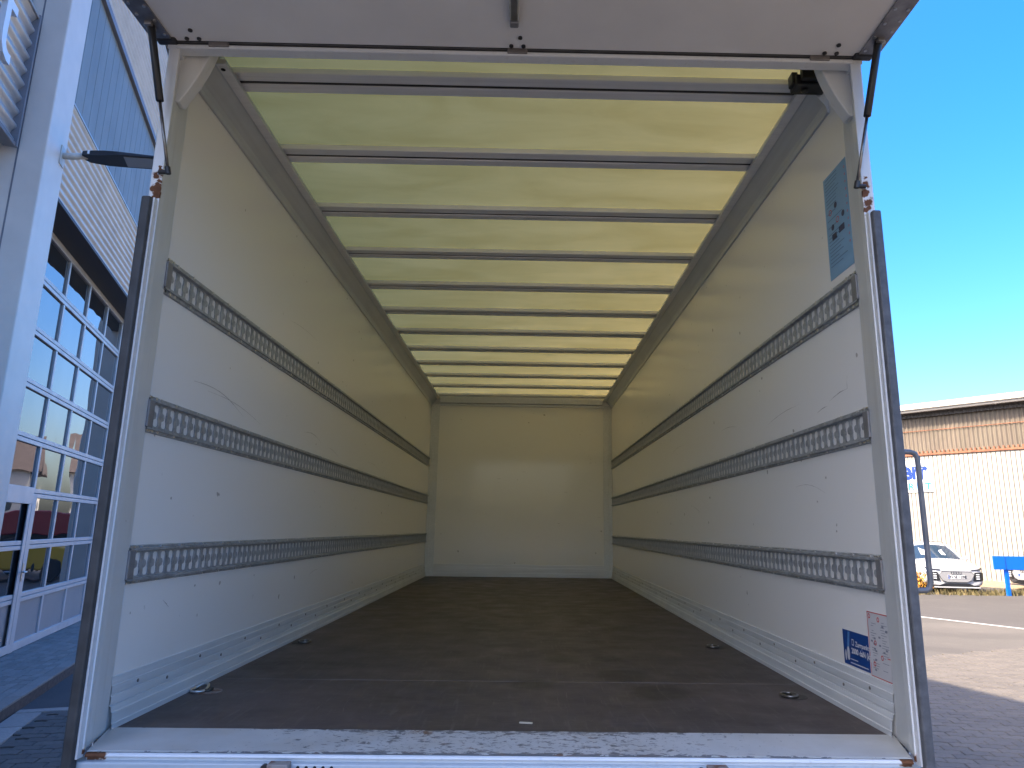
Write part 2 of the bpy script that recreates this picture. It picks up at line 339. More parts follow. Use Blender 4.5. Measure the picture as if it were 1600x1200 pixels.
# ------------------------------------------------------------------ mesh helpers
class MB:
    def __init__(s): s.v = []; s.f = []
    def add(s, vs, fs):
        o = len(s.v); s.v += [tuple(v) for v in vs]; s.f += [tuple(i + o for i in f) for f in fs]; return s
    def box(s, x0, x1, y0, y1, z0, z1):
        v = [(x, y, z) for x in (x0, x1) for y in (y0, y1) for z in (z0, z1)]
        return s.add(v, [(0, 1, 3, 2), (4, 6, 7, 5), (0, 4, 5, 1), (2, 3, 7, 6), (0, 2, 6, 4), (1, 5, 7, 3)])
    def quad(s, a, b, c, d): return s.add([a, b, c, d], [(0, 1, 2, 3)])
    def poly(s, pts): return s.add(pts, [tuple(range(len(pts)))])
    def prism(s, pts, d):
        """closed outline pts (3D) pushed along vector d"""
        n = len(pts); d = Vector(d); a = [Vector(p) for p in pts]; b = [p + d for p in a]
        return s.add(a + b, [tuple(range(n))[::-1], tuple(range(n, 2 * n))] + [(i, (i + 1) % n, n + (i + 1) % n, n + i) for i in range(n)])
    def sweep(s, prof, y0, y1, cap=True):
        """profile of (x, z) drawn out along y"""
        n = len(prof); a = [(x, y0, z) for x, z in prof]; b = [(x, y1, z) for x, z in prof]
        f = [(i, i + 1, n + i + 1, n + i) for i in range(n - 1)]
        return s.add(a + b, f)
    def tube(s, path, r, seg=10, closed=False):
        P = [Vector(p) for p in path]; n = len(P); rs = r if isinstance(r, (list, tuple)) else [r] * n
        vs = []; up = None
        for i, p in enumerate(P):
            if closed: d = P[(i + 1) % n] - P[i - 1]
            else: d = (P[min(i + 1, n - 1)] - P[max(i - 1, 0)])
            d.normalize()
            if up is None or abs(up.dot(d)) > .95: up = Vector((0, 0, 1)) if abs(d.z) < .9 else Vector((1, 0, 0))
            x = d.cross(up).normalized(); up = x.cross(d).normalized()
            for k in range(seg):
                a = 2 * math.pi * k / seg; vs.append(p + (x * math.cos(a) + up * math.sin(a)) * rs[i])
        fs = []
        for i in range(n if closed else n - 1):
            j = (i + 1) % n
            for k in range(seg): fs.append((i * seg + k, i * seg + (k + 1) % seg, j * seg + (k + 1) % seg, j * seg + k))
        if not closed: fs += [tuple(range(seg))[::-1], tuple(range((n - 1) * seg, n * seg))]
        return s.add(vs, fs)
    def disc(s, c, nrm, r, h, seg=12):
        c = Vector(c); nrm = Vector(nrm).normalized(); return s.tube([c, c + nrm * h], r, seg)
    def loft(s, secs, closed=True, caps=True):
        n = len(secs[0]); vs = [p for q in secs for p in q]; fs = []
        for i in range(len(secs) - 1):
            for k in range(n if closed else n - 1):
                fs.append((i * n + k, i * n + (k + 1) % n, (i + 1) * n + (k + 1) % n, (i + 1) * n + k))
        if caps: fs += [tuple(range(n))[::-1], tuple(range((len(secs) - 1) * n, len(secs) * n))]
        return s.add(vs, fs)
    def xf(s, m, start=0):
        s.v = s.v[:start] + [tuple(m @ Vector(v)) for v in s.v[start:]]; return s
    def mesh(s, name, mat, smooth=False):
        me = bpy.data.meshes.new(name); me.from_pydata(s.v, [], s.f); me.update()
        me.materials.append(M_[mat] if isinstance(mat, str) else mat)
        if smooth: me.polygons.foreach_set('use_smooth', [True] * len(me.polygons))
        return me
    def obj(s, name, mat, parent=None, bevel=0.0, smooth=False, seg=2, fix=True):
        me = s.mesh(name, mat, smooth)
        if fix:
            import bmesh
            bm = bmesh.new(); bm.from_mesh(me); bmesh.ops.recalc_face_normals(bm, faces=bm.faces); bm.to_mesh(me); bm.free()
        o = bpy.data.objects.new(name, me); COL.objects.link(o)
        if parent: o.parent = parent
        if bevel:
            b = o.modifiers.new('bevel', 'BEVEL'); b.width = bevel; b.segments = seg; b.limit_method = 'ANGLE'; b.angle_limit = R(35); b.harden_normals = False
        return o
def tag(o, label=None, cat=None, group=None, kind=None):
    for k, v in (('label', label), ('category', cat), ('group', group), ('kind', kind)):
        if v: o[k] = v
    return o
def empty(name, loc=(0, 0, 0), rz=0, label=None, cat=None, group=None):
    o = bpy.data.objects.new(name, None); COL.objects.link(o); o.location = loc; o.rotation_euler = (0, 0, rz)
    o.empty_display_size = .1; return tag(o, label, cat, group)
def copy_obj(o, parent=None, loc=None, mesh=None):
    c = o.copy(); COL.objects.link(c)
    if parent: c.parent = parent
    if loc is not None: c.location = loc
    if mesh: c.data = mesh
    return c
def copy_tree(o, parent=None):
    c = copy_obj(o, parent)
    for ch in list(o.children): copy_tree(ch, c)
    return c
def text_mb(body, size, ext=.002, spacing=1.0, bold=0.0, align='LEFT'):
    """returns MB of lettering in its local XY plane, extruded along z"""
    cu = bpy.data.curves.new('lettering', 'FONT'); cu.body = body; cu.size = size; cu.extrude = ext; cu.space_character = spacing
    cu.offset = bold; cu.align_x = align; cu.resolution_u = 3
    o = bpy.data.objects.new('lettering', cu); COL.objects.link(o)
    dg = bpy.context.evaluated_depsgraph_get(); dg.update()
    me = bpy.data.meshes.new_from_object(o.evaluated_get(dg))
    m = MB(); m.v = [tuple(v.co) for v in me.vertices]; m.f = [tuple(p.vertices) for p in me.polygons]
    bpy.data.objects.remove(o); bpy.data.curves.remove(cu); bpy.data.meshes.remove(me); return m
def basis(o, ex, ey, ez):
    m = Matrix((Vector(ex), Vector(ey), Vector(ez))).transposed().to_4x4(); m.translation = Vector(o); return m

G = -1.15      # top of the yard paving; the load floor of the truck is z = 0

# ================================================================== SETTING: ground
sheet = MB().quad((-900, -900, G - .02), (900, -900, G - .02), (900, 900, G - .02), (-900, 900, G - .02)).obj('asphalt_ground', 'asphalt'); tag(sheet, kind='structure')
# dark road beyond the pale line
A, B = Vector((8.0, 15.35, 0)), Vector((12.5, 7.45, 0)); dv = (B - A).normalized(); nv = Vector((-dv.y, dv.x, 0))
if nv.x < 0: nv = -nv
P0, P1 = A - dv * 60, B + dv * 40
road = MB().poly([(p.x, p.y, G - .016) for p in (P0, P1, P1 + nv * 60, P0 + nv * 60)]).obj('dark_road', 'road'); tag(road, kind='structure')
ln = MB().poly([(p.x, p.y, G - .012) for p in (P0 - nv * .05, P1 - nv * .05, P1 + nv * .09, P0 + nv * .09)]).obj('road_line', 'line'); tag(ln, kind='structure')

# interlocking zigzag pavers
PL, PW = .226, .116
def paver_mesh(name, mat, zig=True, L=PL, W=PW, gap=.006):
    a = .016 if zig else 0
    xs = [-L / 2 + L * i / 4 for i in range(5)]
    def wx(i): return a if i % 2 else 0
    low = [(xs[i], -W / 2 + wx(i)) for i in range(5)]; up = [(xs[i], W / 2 + wx(i)) for i in range(4, -1, -1)]
    if not zig: low = [low[0], low[-1]]; up = [up[0], up[-1]]
    out = low + up
    cx = sum(p[0] for p in out) / len(out); cyy = sum(p[1] for p in out) / len(out)
    def ins(p, d):
        x, y = p[0] - cx, p[1] - cyy
        return (cx + x - math.copysign(d, x) * (1 if abs(x) > .02 else 0), p[1] - math.copysign(d, y))
    n = len(out); g1 = [ins(p, gap / 2) for p in out]; g2 = [ins(p, gap / 2 + .005) for p in out]
    m = MB(); vs = [(x, y, -.016) for x, y in g1] + [(x, y, -.005) for x, y in g1] + [(x, y, 0) for x, y in g2]
    fs = [(i, (i + 1) % n, n + (i + 1) % n, n + i) for i in range(n)] + [(n + i, n + (i + 1) % n, 2 * n + (i + 1) % n, 2 * n + i) for i in range(n)] + [tuple(range(2 * n, 3 * n))]
    m.add(vs, fs); return m
def pave(parent, name, mat, inside, view, ang, x0, x1, y0, y1, z, zig=True, L=PL, W=PW, limit=300, org=(0, 0)):
    """lay pavers inside a region: those in view are objects, the rest one joined part"""
    src = paver_mesh(name, mat, zig, L, W); me = src.mesh(name, mat); rest = MB(); ca, sa = math.cos(ang), math.sin(ang); n = 0; cand = []
    ux = [x0, x1]; rng = range(int(-40 / W), int(40 / W))
    for j in range(int((y0) / W), int((y1) / W)):
        for i in range(int(x0 / L), int(x1 / L)):
            lx = i * L + (L / 2 if j % 2 else 0); ly = j * W
            X = org[0] + lx * ca - ly * sa; Y = org[1] + lx * sa + ly * ca
            if not inside(X, Y): continue
            cand.append((X, Y))
    near = sorted([c for c in cand if view(*c)], key=lambda c: (c[0] - .05) ** 2 + (c[1] + 2.17) ** 2)[:limit]; ns = set(near)
    for X, Y in cand:
        dz = random.uniform(-.0025, .0025); t1, t2 = random.uniform(-.008, .008), random.uniform(-.008, .008)
        rot = Euler((t1, t2, ang + random.uniform(-.006, .006)))
        if (X, Y) in ns:
            o = bpy.data.objects.new(name, me); COL.objects.link(o); o.parent = parent; o.location = (X, Y, z + dz); o.rotation_euler = rot; n += 1
        else:
            k = len(rest.v); rest.add(src.v, src.f); mt = Matrix.Translation((X, Y, z + dz)) @ rot.to_matrix().to_4x4(); rest.xf(mt, k)
    if rest.v: tag(rest.obj(name + '_field', mat, parent, fix=False), kind='stuff')
    return n
# border of the paved yard: the line where pavers meet the worn asphalt
bA, bB = Vector((5.88, 8.78)), Vector((7.92, 9.62)); bd = (bB - bA).normalized(); bn = Vector((-bd.y, bd.x))
def yard_in(x, y): return x > 1.0 and x < 11.5 and y > -3.0 and (Vector((x, y)) - bA).dot(bn) < -.1
def in_view(x, y):
    # horizontal wedge to the right of the truck that the photograph shows
    d = y + 2.17; s = x - .05
    return d > 1 and .565 < s / d < .735 and d > 5.0
yard = MB().poly([(1.0, -3.0, G - .0155), (11.5, -3.0, G - .0155), (11.5, bA.y + (11.5 - bA.x) * bd.y / bd.x - .06, G - .0155), (1.0, bA.y + (1.0 - bA.x) * bd.y / bd.x - .06, G - .0155)]).obj('paved_yard', 'sand')
tag(yard, kind='structure')
pave(yard, 'paver', 'paver', yard_in, in_view, R(-9), -6, 14, -6, 13, G)
# left side: small pocket of pavers with shade in their colour, pale kerb stones, asphalt patch and the raised pavement in front of the gate
TH = R(18); TV = Vector((-math.sin(TH), math.cos(TH), 0)); NV = Vector((math.cos(TH), math.sin(TH), 0))
def su(x, y): return Vector((x, y, 0)).dot(TV), Vector((x, y, 0)).dot(NV)
def FW(u, s, z): p = TV * s + NV * u; return (p.x, p.y, z)
UK = -2.975                                       # kerb face, measured along the facade normal
lane = MB().poly([FW(UK, -12, G - .0155), FW(-1.2, -12, G - .0155), FW(-1.2, 6.42, G - .0155), FW(UK, 6.42, G - .0155)]).obj('side_lane_paving', 'sand'); tag(lane, kind='structure')
def lane_in(x, y):
    s, u = su(x, y); return -1 < s < 6.22 and UK + .30 < u < -1.3
def lane_view(x, y):
    s, u = su(x, y); return s > 4.4 and u < -2.0
pave(lane, 'dark_paver', 'paver_shaded', lane_in, lane_view, TH - R(8), -6.5, -.5, -3, 9, G - .002, limit=150)  # same kind of paver as the yard, shade put into its colour
for i in range(10):                               # pale kerb stones along the lane edge and across its end
    s0 = 6.26 - .52 * (i + 1)
    k = MB().box(UK + .02, UK + .25, s0 + .004, s0 + .512, G - .05, G + .003).obj('kerb_stone', 'kerb', lane, .008); k.rotation_euler = (0, 0, TH)
for i in range(4):
    u0 = UK + .02 + i * .46
    k = MB().box(u0, u0 + .452, 6.275, 6.40, G - .05, G + .004).obj('kerb_stone', 'kerb', lane, .008); k.rotation_euler = (0, 0, TH)
patch = MB().poly([FW(UK, 6.42, G - .0145), FW(1.0, 6.42, G - .0145), FW(1.0, 30, G - .0145), FW(UK, 30, G - .0145)]).obj('asphalt_patch', 'asphalt_dark'); tag(patch, kind='structure')
pv = MB(); pv.box(-4.6, UK - .004, -12, 30, G - .1, G + .088)
pvt = pv.obj('raised_pavement', 'sand'); pvt.rotation_euler = (0, 0, TH); tag(pvt, kind='structure')
kf = MB().box(UK - .004, UK, -12, 30, G - .1, G + .086).obj('kerb_face', 'kerb_face', pvt)
def pav_in(x, y):
    s, u = su(x, y); return 3 < s < 22 and -4.02 < u < UK - .06
def pav_view(x, y):
    s, u = su(x, y); return 5.6 < s < 12.2
# children of the rotated pavement are laid in its own axes
def pav_in_l(x, y): return 3 < y < 20 and -4.02 < x < UK - .14
def pav_view_l(x, y): return 5.6 < y < 11.5
src = paver_mesh('small_paver', 'paver_small', False, .2, .1); sme = src.mesh('small_paver', 'paver_small'); rest = MB(); cnt = 0
for i in range(0, 86):
    for j in range(0, 10):
        x = UK - .19 - .1 * j; y = 4.4 + .2 * i + (.1 if j % 2 else 0); z = G + .105 + random.uniform(-.002, .002)
        if pav_view_l(x, y) and cnt < 290:
            o = bpy.data.objects.new('small_paver', sme); COL.objects.link(o); o.parent = pvt; o.location = (x, y, z); o.rotation_euler = (random.uniform(-.01, .01), random.uniform(-.01, .01), R(90)); cnt += 1
        else:
            k = len(rest.v); rest.add(src.v, src.f); rest.xf(Matrix.Translation((x, y, z)) @ Matrix.Rotation(R(90), 4, 'Z'), k)
tag(rest.obj('small_paver_field', 'paver_small', pvt, fix=False), kind='stuff')
for i in range(24):
    MB().box(UK - .135, UK - .002, 2.0 + .5 * i, 2.494 + .5 * i, G + .02, G + .107).obj('edge_stone', 'paver_small', pvt, .006)

# ================================================================== WORKSHOP BUILDING (left)
bld = empty('workshop_building', (0, 0, 0), TH, 'silver corrugated workshop building with a tall glazed gate, left of the truck', 'building')
TOP = 9.55
def corr(u, s0, s1, z0, z1, per, amp, seg=8):
    m = MB(); n = int((z1 - z0) / per * seg); pts = []
    for i in range(n + 1):
        z = z0 + (z1 - z0) * i / n; c = math.cos(2 * math.pi * (z - z0) / per); pts.append((u - amp + amp * c, z))
    m.sweep(pts, s0, s1); return m
PS0, PS1 = 5.84, 6.41
# piers
for (a, b) in ((PS0, PS1), (13.6, 14.2)):
    p = MB().box(-4.4, -3.35, a, b, G - .05, TOP + .05).obj('pier', 'pier', bld, .012)
MB().box(-3.60, -3.585, PS0 - .003, PS0 + .002, G, TOP).obj('pier_seam', 'trim', bld)
# cladding over the gate
corr(-3.6, PS1, 13.6, 4.47, 5.72, .113, .018).obj('corrugated_cladding', 'clad', bld, smooth=True)
corr(-3.6, PS1, 13.6, 7.68, TOP, .113, .018).obj('corrugated_cladding', 'clad', bld, smooth=True)
MB().box(-3.64, -3.575, PS1, 13.6, 7.58, 7.68).obj('band_head_trim', 'trim', bld, .006)
MB().box(-3.66, -3.59, PS1, 13.6, 5.715, 5.745).obj('band_sill_trim', 'clad', bld, .004)
# blue ribbed glazing band
g = MB(); s = PS1
while s < 13.6:
    w = .30; g.box(-3.66, -3.632, s, s + w - .012, 5.745, 7.58); g.box(-3.65, -3.640, s + w - .012, s + w, 5.745, 7.58); s += w
g.obj('glazing_band', 'poly', bld)
MB().box(-4.3, -3.66, PS1, 13.6, 5.0, TOP).obj('wall', 'soffit', bld)
MB().box(-3.95, -3.60, PS1, 13.6, 4.43, 4.47).obj('gate_soffit', 'soffit', bld, .004)
MB().box(-4.02, -3.97, PS1, 13.6, 4.46, 5.0).obj('gate_lintel', 'soffit', bld)
MB().box(-4.10, -3.93, 12.70, 13.6, G, 4.47).obj('gate_jamb', 'trim', bld, .01)
MB().box(-4.6, -4.3, -2.9, 30, G, TOP).obj('rear_wall', 'soffit', bld)
# right of the gate and roof edge
corr(-3.55, 14.2, 30, 4.47, TOP, .113, .018, 6).obj('corrugated_cladding', 'clad', bld, smooth=True)
MB().box(-4.3, -3.8, 14.2, 30, G, 4.47).obj('wall', 'pier', bld)
MB().box(-16, -3.5, -2.9, 30, TOP + .05, TOP + .28).obj('roof', 'trim', bld, .01)
# bay left of the pier: corrugated sign panel above an opening
sp = PS0 - .10
corr(-3.6, -2.9, sp, 4.42, 5.85, .16, .024).obj('sign_panel', 'clad', bld, smooth=True)
MB().box(-3.70, -3.57, sp, sp + .035, 4.36, 5.90).obj('end_trim', 'trim', bld, .005)
MB().box(-4.3, -3.585, -2.9, sp, 4.36, 4.40).obj('panel_soffit', 'trim', bld, .004)
MB().box(-4.3, -3.66, -2.9, sp, 4.41, 5.84).obj('panel_backing', 'soffit', bld)
MB().box(-3.69, -3.58, -2.9, sp, 5.85, 5.88).obj('panel_cap', 'clad', bld, .004)
MB().box(-3.74, -3.70, -2.9, PS0 - .012, 5.88, 7.58).obj('glazing_band', 'poly', bld)
corr(-3.6, -2.9, PS0 - .005, 7.6, TOP, .113, .018, 6).obj('corrugated_cladding', 'clad', bld, smooth=True)
MB().box(-4.3, -4.1, -2.9, PS0 - .01, G, 4.36).obj('recessed_wall', 'pier', bld)
# ---- sectional gate: thing > gate > pane
GU = -3.95; cols = [6.5, 7.0, 8.10, 9.22, 10.32, 11.48, 12.64]; ztop, zbot = 4.43, -1.045; dz = (ztop - zbot) / 8
gate = empty('sectional_gate', (0, 0, 0)); gate.parent = bld
fr = MB()
fr.box(GU - .07, GU, 6.45, cols[1] - .02, zbot, ztop)
for r in range(9):
    z = ztop - r * dz
    if r == 0: fr.box(GU - .07, GU, cols[1] - .02, cols[-1] + .06, z - .09, z)
    elif r == 8: fr.box(GU - .07, GU, cols[1] - .02, cols[-1] + .06, z, z + .11)
    else:
        for q, (a, b) in enumerate(((z + .006, z + .062), (z - .058, z - .002))): fr.box(GU - .07, GU, cols[1] - .02, cols[-1] + .06, a, b)
for r in range(8):
    za, zb = ztop - r * dz - (.09 if r == 0 else .058), ztop - (r + 1) * dz + (.11 if r == 7 else .062)
    for i, c in enumerate(cols[1:]):
        w = .03 if 0 < i < len(cols) - 2 else .06
        fr.box(GU - .065, GU - .003, c - w, c + w, zb, za)
fr.obj('gate_frame', 'gate', gate, .004, seg=1)
# wicket door frame, a little proud
wk = MB()
wk.box(GU + .001, GU + .022, 9.22 - .085, 9.22 + .065, zbot + .005, .98); wk.box(GU + .001, GU + .022, 7.95, 9.22 - .085, .86, 1.08)
wk.box(GU + .001, GU + .022, 7.95, 9.22 - .085, zbot + .012, zbot + .12)
wk.box(GU + .001, GU + .018, 9.03, 9.13, zbot + .12, .86)
wk.obj('wicket_frame', 'gate', gate, .004)
MB().tube([(GU + .022, 9.15, -.02), (GU + .075, 9.15, -.02), (GU + .08, 9.04, -.02)], .012, 8).obj('gate_handle', 'steel_bright', gate, smooth=True)
MB().box(GU + .022, GU + .03, 9.135, 9.17, -.14, .1).obj('handle_plate', 'steel_bright', gate, .004)
pane0 = {}
for r in range(8):
    za, zb = ztop - r * dz - (.09 if r == 0 else .058), ztop - (r + 1) * dz + (.11 if r == 7 else .062)
    for i in range(1, len(cols) - 1):
        a, b = cols[i] + .03, cols[i + 1] - (.06 if i == len(cols) - 2 else .03)
        mat = 'gate_panel' if r == 7 else 'glass'
        MB().box(GU - .045, GU - .03, a, b, zb, za).obj('infill_panel' if r == 7 else 'pane', mat, gate)
# ---- wall lamp on the pier
lamp = empty('wall_lamp', FW(-3.35, 6.30, 4.60), TH, 'dark flat street-lamp head on a cream arm fixed to the grey pier', 'lamp')
MB().box(.0, .012, -.07, .07, -.12, .10).obj('wall_plate', 'lamp_arm', lamp, .004)
MB().tube([(0, 0, 0), (.10, 0, .01), (.26, 0, .05)], .036, 12).obj('arm', 'lamp_arm', lamp, smooth=True)
hd = MB()
secs = []
for x, hw, z0, z1 in ((.20, .055, .02, .085), (.26, .09, .01, .09), (.42, .12, .02, .105), (.56, .15, .045, .105), (.94, .15, .085, .125), (.99, .12, .095, .125)):
    secs.append([(x, -hw, z0), (x, hw, z0), (x, hw, z1 - .02), (x, hw * .6, z1), (x, -hw * .6, z1), (x, -hw, z1 - .02)])
hd.loft(secs).obj('lamp_head', 'lamp_body', lamp, .004)
ls = MB(); ls.poly([(.62, -.115, .050), (.92, -.115, .0815), (.92, .115, .0815), (.62, .115, .050)]); ls.prism([(.62, -.115, .0505), (.92, -.115, .082), (.92, .115, .082), (.62, .115, .0505)], (0, 0, -.006)); ls.obj('lens', 'lamp_lens', lamp)
MB().box(.26, .31, -.094, -.0905, .03, .075).obj('name_tag', 'letter', lamp)
# ---- raised white letter of the sign panel
lt = MB()
def stroke(path, w, d):
    P = [Vector((a, b)) for a, b in path]; L_, R_ = [], []
    for i, p in enumerate(P):
        t = (P[min(i + 1, len(P) - 1)] - P[max(i - 1, 0)]).normalized(); n = Vector((-t.y, t.x)); L_.append(p + n * w / 2); R_.append(p - n * w / 2)
    for i in range(len(P) - 1):
        lt.prism([(0, L_[i].x, L_[i].y), (0, L_[i + 1].x, L_[i + 1].y), (0, R_[i + 1].x, R_[i + 1].y), (0, R_[i].x, R_[i].y)], (d, 0, 0))
stroke([(.02, .86), (.02, .16), (.035, .08), (.08, .025), (.15, .0), (.22, .005)], .095, .05)
k0 = len(lt.v); stroke([(-.14, .51), (.21, .51)], .085, .046)
letter = lt.obj('sign_letter', 'letter'); letter.location = FW(-3.55, 4.86, 4.90); letter.rotation_euler = (0, 0, TH)
tag(letter, 'white raised letter t mounted on the corrugated sign panel', 'letter')

# ================================================================== BOX TRUCK
trk = empty('box_truck', (0, 0, G), 0, 'white box truck body seen into its empty cargo space from the open rear', 'truck')
tr_root = trk
def T(o): o.parent = tr_root; o.matrix_parent_inverse = Matrix.Translation((0, 0, -G)); return o
W, Y0, Y1 = 1.24, .20, 7.35
# walls: inner skin and outer skin in one slab each
for sgn, nm in ((-1, 'left'), (1, 'right')):
    w = MB().box(min(sgn * W, sgn * 1.272), max(sgn * W, sgn * 1.272), Y0, Y1 + .03, 0.0, 2.44); T(w.obj('side_wall', 'wall'))
    o = MB().box(min(sgn * 1.2725, sgn * 1.276), max(sgn * 1.2725, sgn * 1.276), Y0, Y1 + .06, -.05, 2.44); T(o.obj('outer_skin', 'truck_side'))
T(MB().box(-W, W, Y1, Y1 + .03, 0, 2.44).obj('front_wall', 'front'))
T(MB().box(-1.272, 1.272, Y1 + .031, Y1 + .06, -.05, 2.44).obj('outer_skin', 'truck_side'))
# floor boards with recessed seams
fl = [(.215, .957), (.957, 3.457), (3.457, 5.957), (5.957, Y1)]
for a, b in fl: T(MB().box(-W + .001, W - .001, a + .0015, b - .0015, -.028, 0).obj('floor_board', 'floor', None, .0015, seg=1))
T(MB().box(-1.27, 1.27, .2, Y1 + .06, -.12, -.0285).obj('floor_frame', 'soffit'))
T(MB().box(-.55, -.40, .2, 7.3, -.40, -.1205).obj('chassis_beam', 'soffit')); T(MB().box(.40, .55, .2, 7.3, -.40, -.1205).obj('chassis_beam', 'soffit'))
# roof sheet with bows
rf = MB().quad((-1.26, .02, 2.412), (1.26, .02, 2.412), (1.26, Y1 + .05, 2.412), (-1.26, Y1 + .05, 2.412)).obj('roof_sheet', 'roof', fix=False); T(rf)
def bow_mb():
    m = MB()
    m.box(-1.165, 1.165, -.062, -.008, 2.384, 2.4105)
    m.box(-1.165, 1.165, .010, .062, 2.382, 2.4105)
    return m
bm0 = None
for k in range(12):
    y = (.364, .932, 1.545, 2.173, 2.800, 3.425, 4.05, 4.675, 5.30, 5.92, 6.55, 7.17)[k]
    if bm0 is None: o = bow_mb().obj('roof_bow', 'bow', None, .004); bm0 = o; T(o); sl0 = MB().box(-1.165, 1.165, -.0075, .0095, 2.388, 2.41).obj('bow_gap_shade', 'black', o)  # black strip between the bars paints the shade of the open gap
    else: o = copy_obj(bm0); copy_obj(sl0, o)
    o.location = (0, y, 0)
    o.parent = tr_root; o.matrix_parent_inverse = Matrix.Translation((0, 0, -G))
# coving beams
for sgn in (-1, 1):
    pr = [(1.2398, 2.405), (1.2398, 2.263), (1.236, 2.261), (1.231, 2.264), (1.229, 2.285), (1.222, 2.300), (1.206, 2.318), (1.19, 2.338), (1.172, 2.360), (1.166, 2.362), (1.130, 2.362), (1.127, 2.365), (1.127, 2.378), (1.150, 2.380), (1.150, 2.411)]
    m = MB(); y_a = .215 if sgn < 0 else .30
    m.sweep([(sgn * x, z) for x, z in pr], y_a, Y1)
    o = T(m.obj('roof_beam', 'beam', fix=False)); 
    cap = MB().poly([(sgn * x, y_a, z) for x, z in pr]); k = cap.obj('beam_end', 'alu_x', o)
    x0, x1 = sorted((sgn * 1.166, sgn * 1.1262)); MB().box(x0, x1, y_a, Y1 - .002, 2.3585, 2.3615).obj('lit_flange_strip', 'bow', o, .001)  # paler strip over the flange, its brighter lighting put into the colour
    # fixing eye at the rear end
    if sgn < 0:
        MB().disc((-1.148, y_a + .03, 2.3584), (0, 0, -1), .016, .0025, 14).obj('beam_eye', 'alu_x', o); MB().disc((-1.148, y_a + .03, 2.3557), (0, 0, -1), .009, .0012, 12).obj('beam_hole', 'hole', o)
    else:
        q = MB(); q.box(1.085, 1.215, .225, .296, 2.335, 2.38); q.box(1.10, 1.20, .20, .225, 2.345, 2.405); q.box(1.075, 1.10, .24, .285, 2.35, 2.40); q.disc((1.13, .26, 2.335), (0, 0, -1), .015, .01, 10); q.obj('plastic_corner', 'black', o, .006)
# kick plates
for sgn in (-1, 1):
    pr = [(0, .153), (.005, .152), (.006, .128), (.0085, .1265), (.0085, .1045), (.005, .103), (.005, .0985), (.0085, .097), (.010, .074), (.006, .0725), (.006, .069), (.012, .067), (.0145, .052), (.0185, .049), (.0195, .018), (.0225, .016), (.0225, .0005)]
    m = MB(); m.sweep([(sgn * (W - x), z) for x, z in pr], .19, Y1 - .004); o = T(m.obj('kick_plate', 'alu', fix=False))
    rv = MB()
    for i in range(16):
        yy = .34 + .46 * i
        rv.disc((sgn * (W - .0085), yy, .115), (-sgn, 0, 0), .0055, .0022, 8)
        rv.disc((sgn * (W - .010), yy + .2, .086), (-sgn, 0, 0), .0055, .0022, 8)
    tag(rv.obj('rivets', 'handle', o), kind='stuff')
# front wall framing
for sgn in (-1, 1):
    m = MB(); a, b = sorted((sgn * W, sgn * 1.125)); m.box(a, b, Y1 - .012, Y1 - .0005, .0005, 2.30); a, b = sorted((sgn * (W - .0005), sgn * 1.195)); m.box(a, b, Y1 - .03, Y1 - .0125, .0005, 2.30)
    T(m.obj('front_post', 'alu', None, .002))
m = MB(); m.box(-1.1245, 1.1245, Y1 - .010, Y1 - .0005, .0005, .158); m.box(-1.1245, 1.1245, Y1 - .014, Y1 - .0102, .03, .05); m.box(-1.1245, 1.1245, Y1 - .014, Y1 - .0102, .075, .12)
T(m.obj('front_kick_plate', 'alu_x', None, .002))
m = MB(); m.box(-1.1225, 1.1225, Y1 - .06, Y1 - .0005, 2.305, 2.41); m.box(-1.1225, 1.1225, Y1 - .02, Y1 - .0005, 2.27, 2.3045); T(m.obj('front_header', 'beam', None, .003))
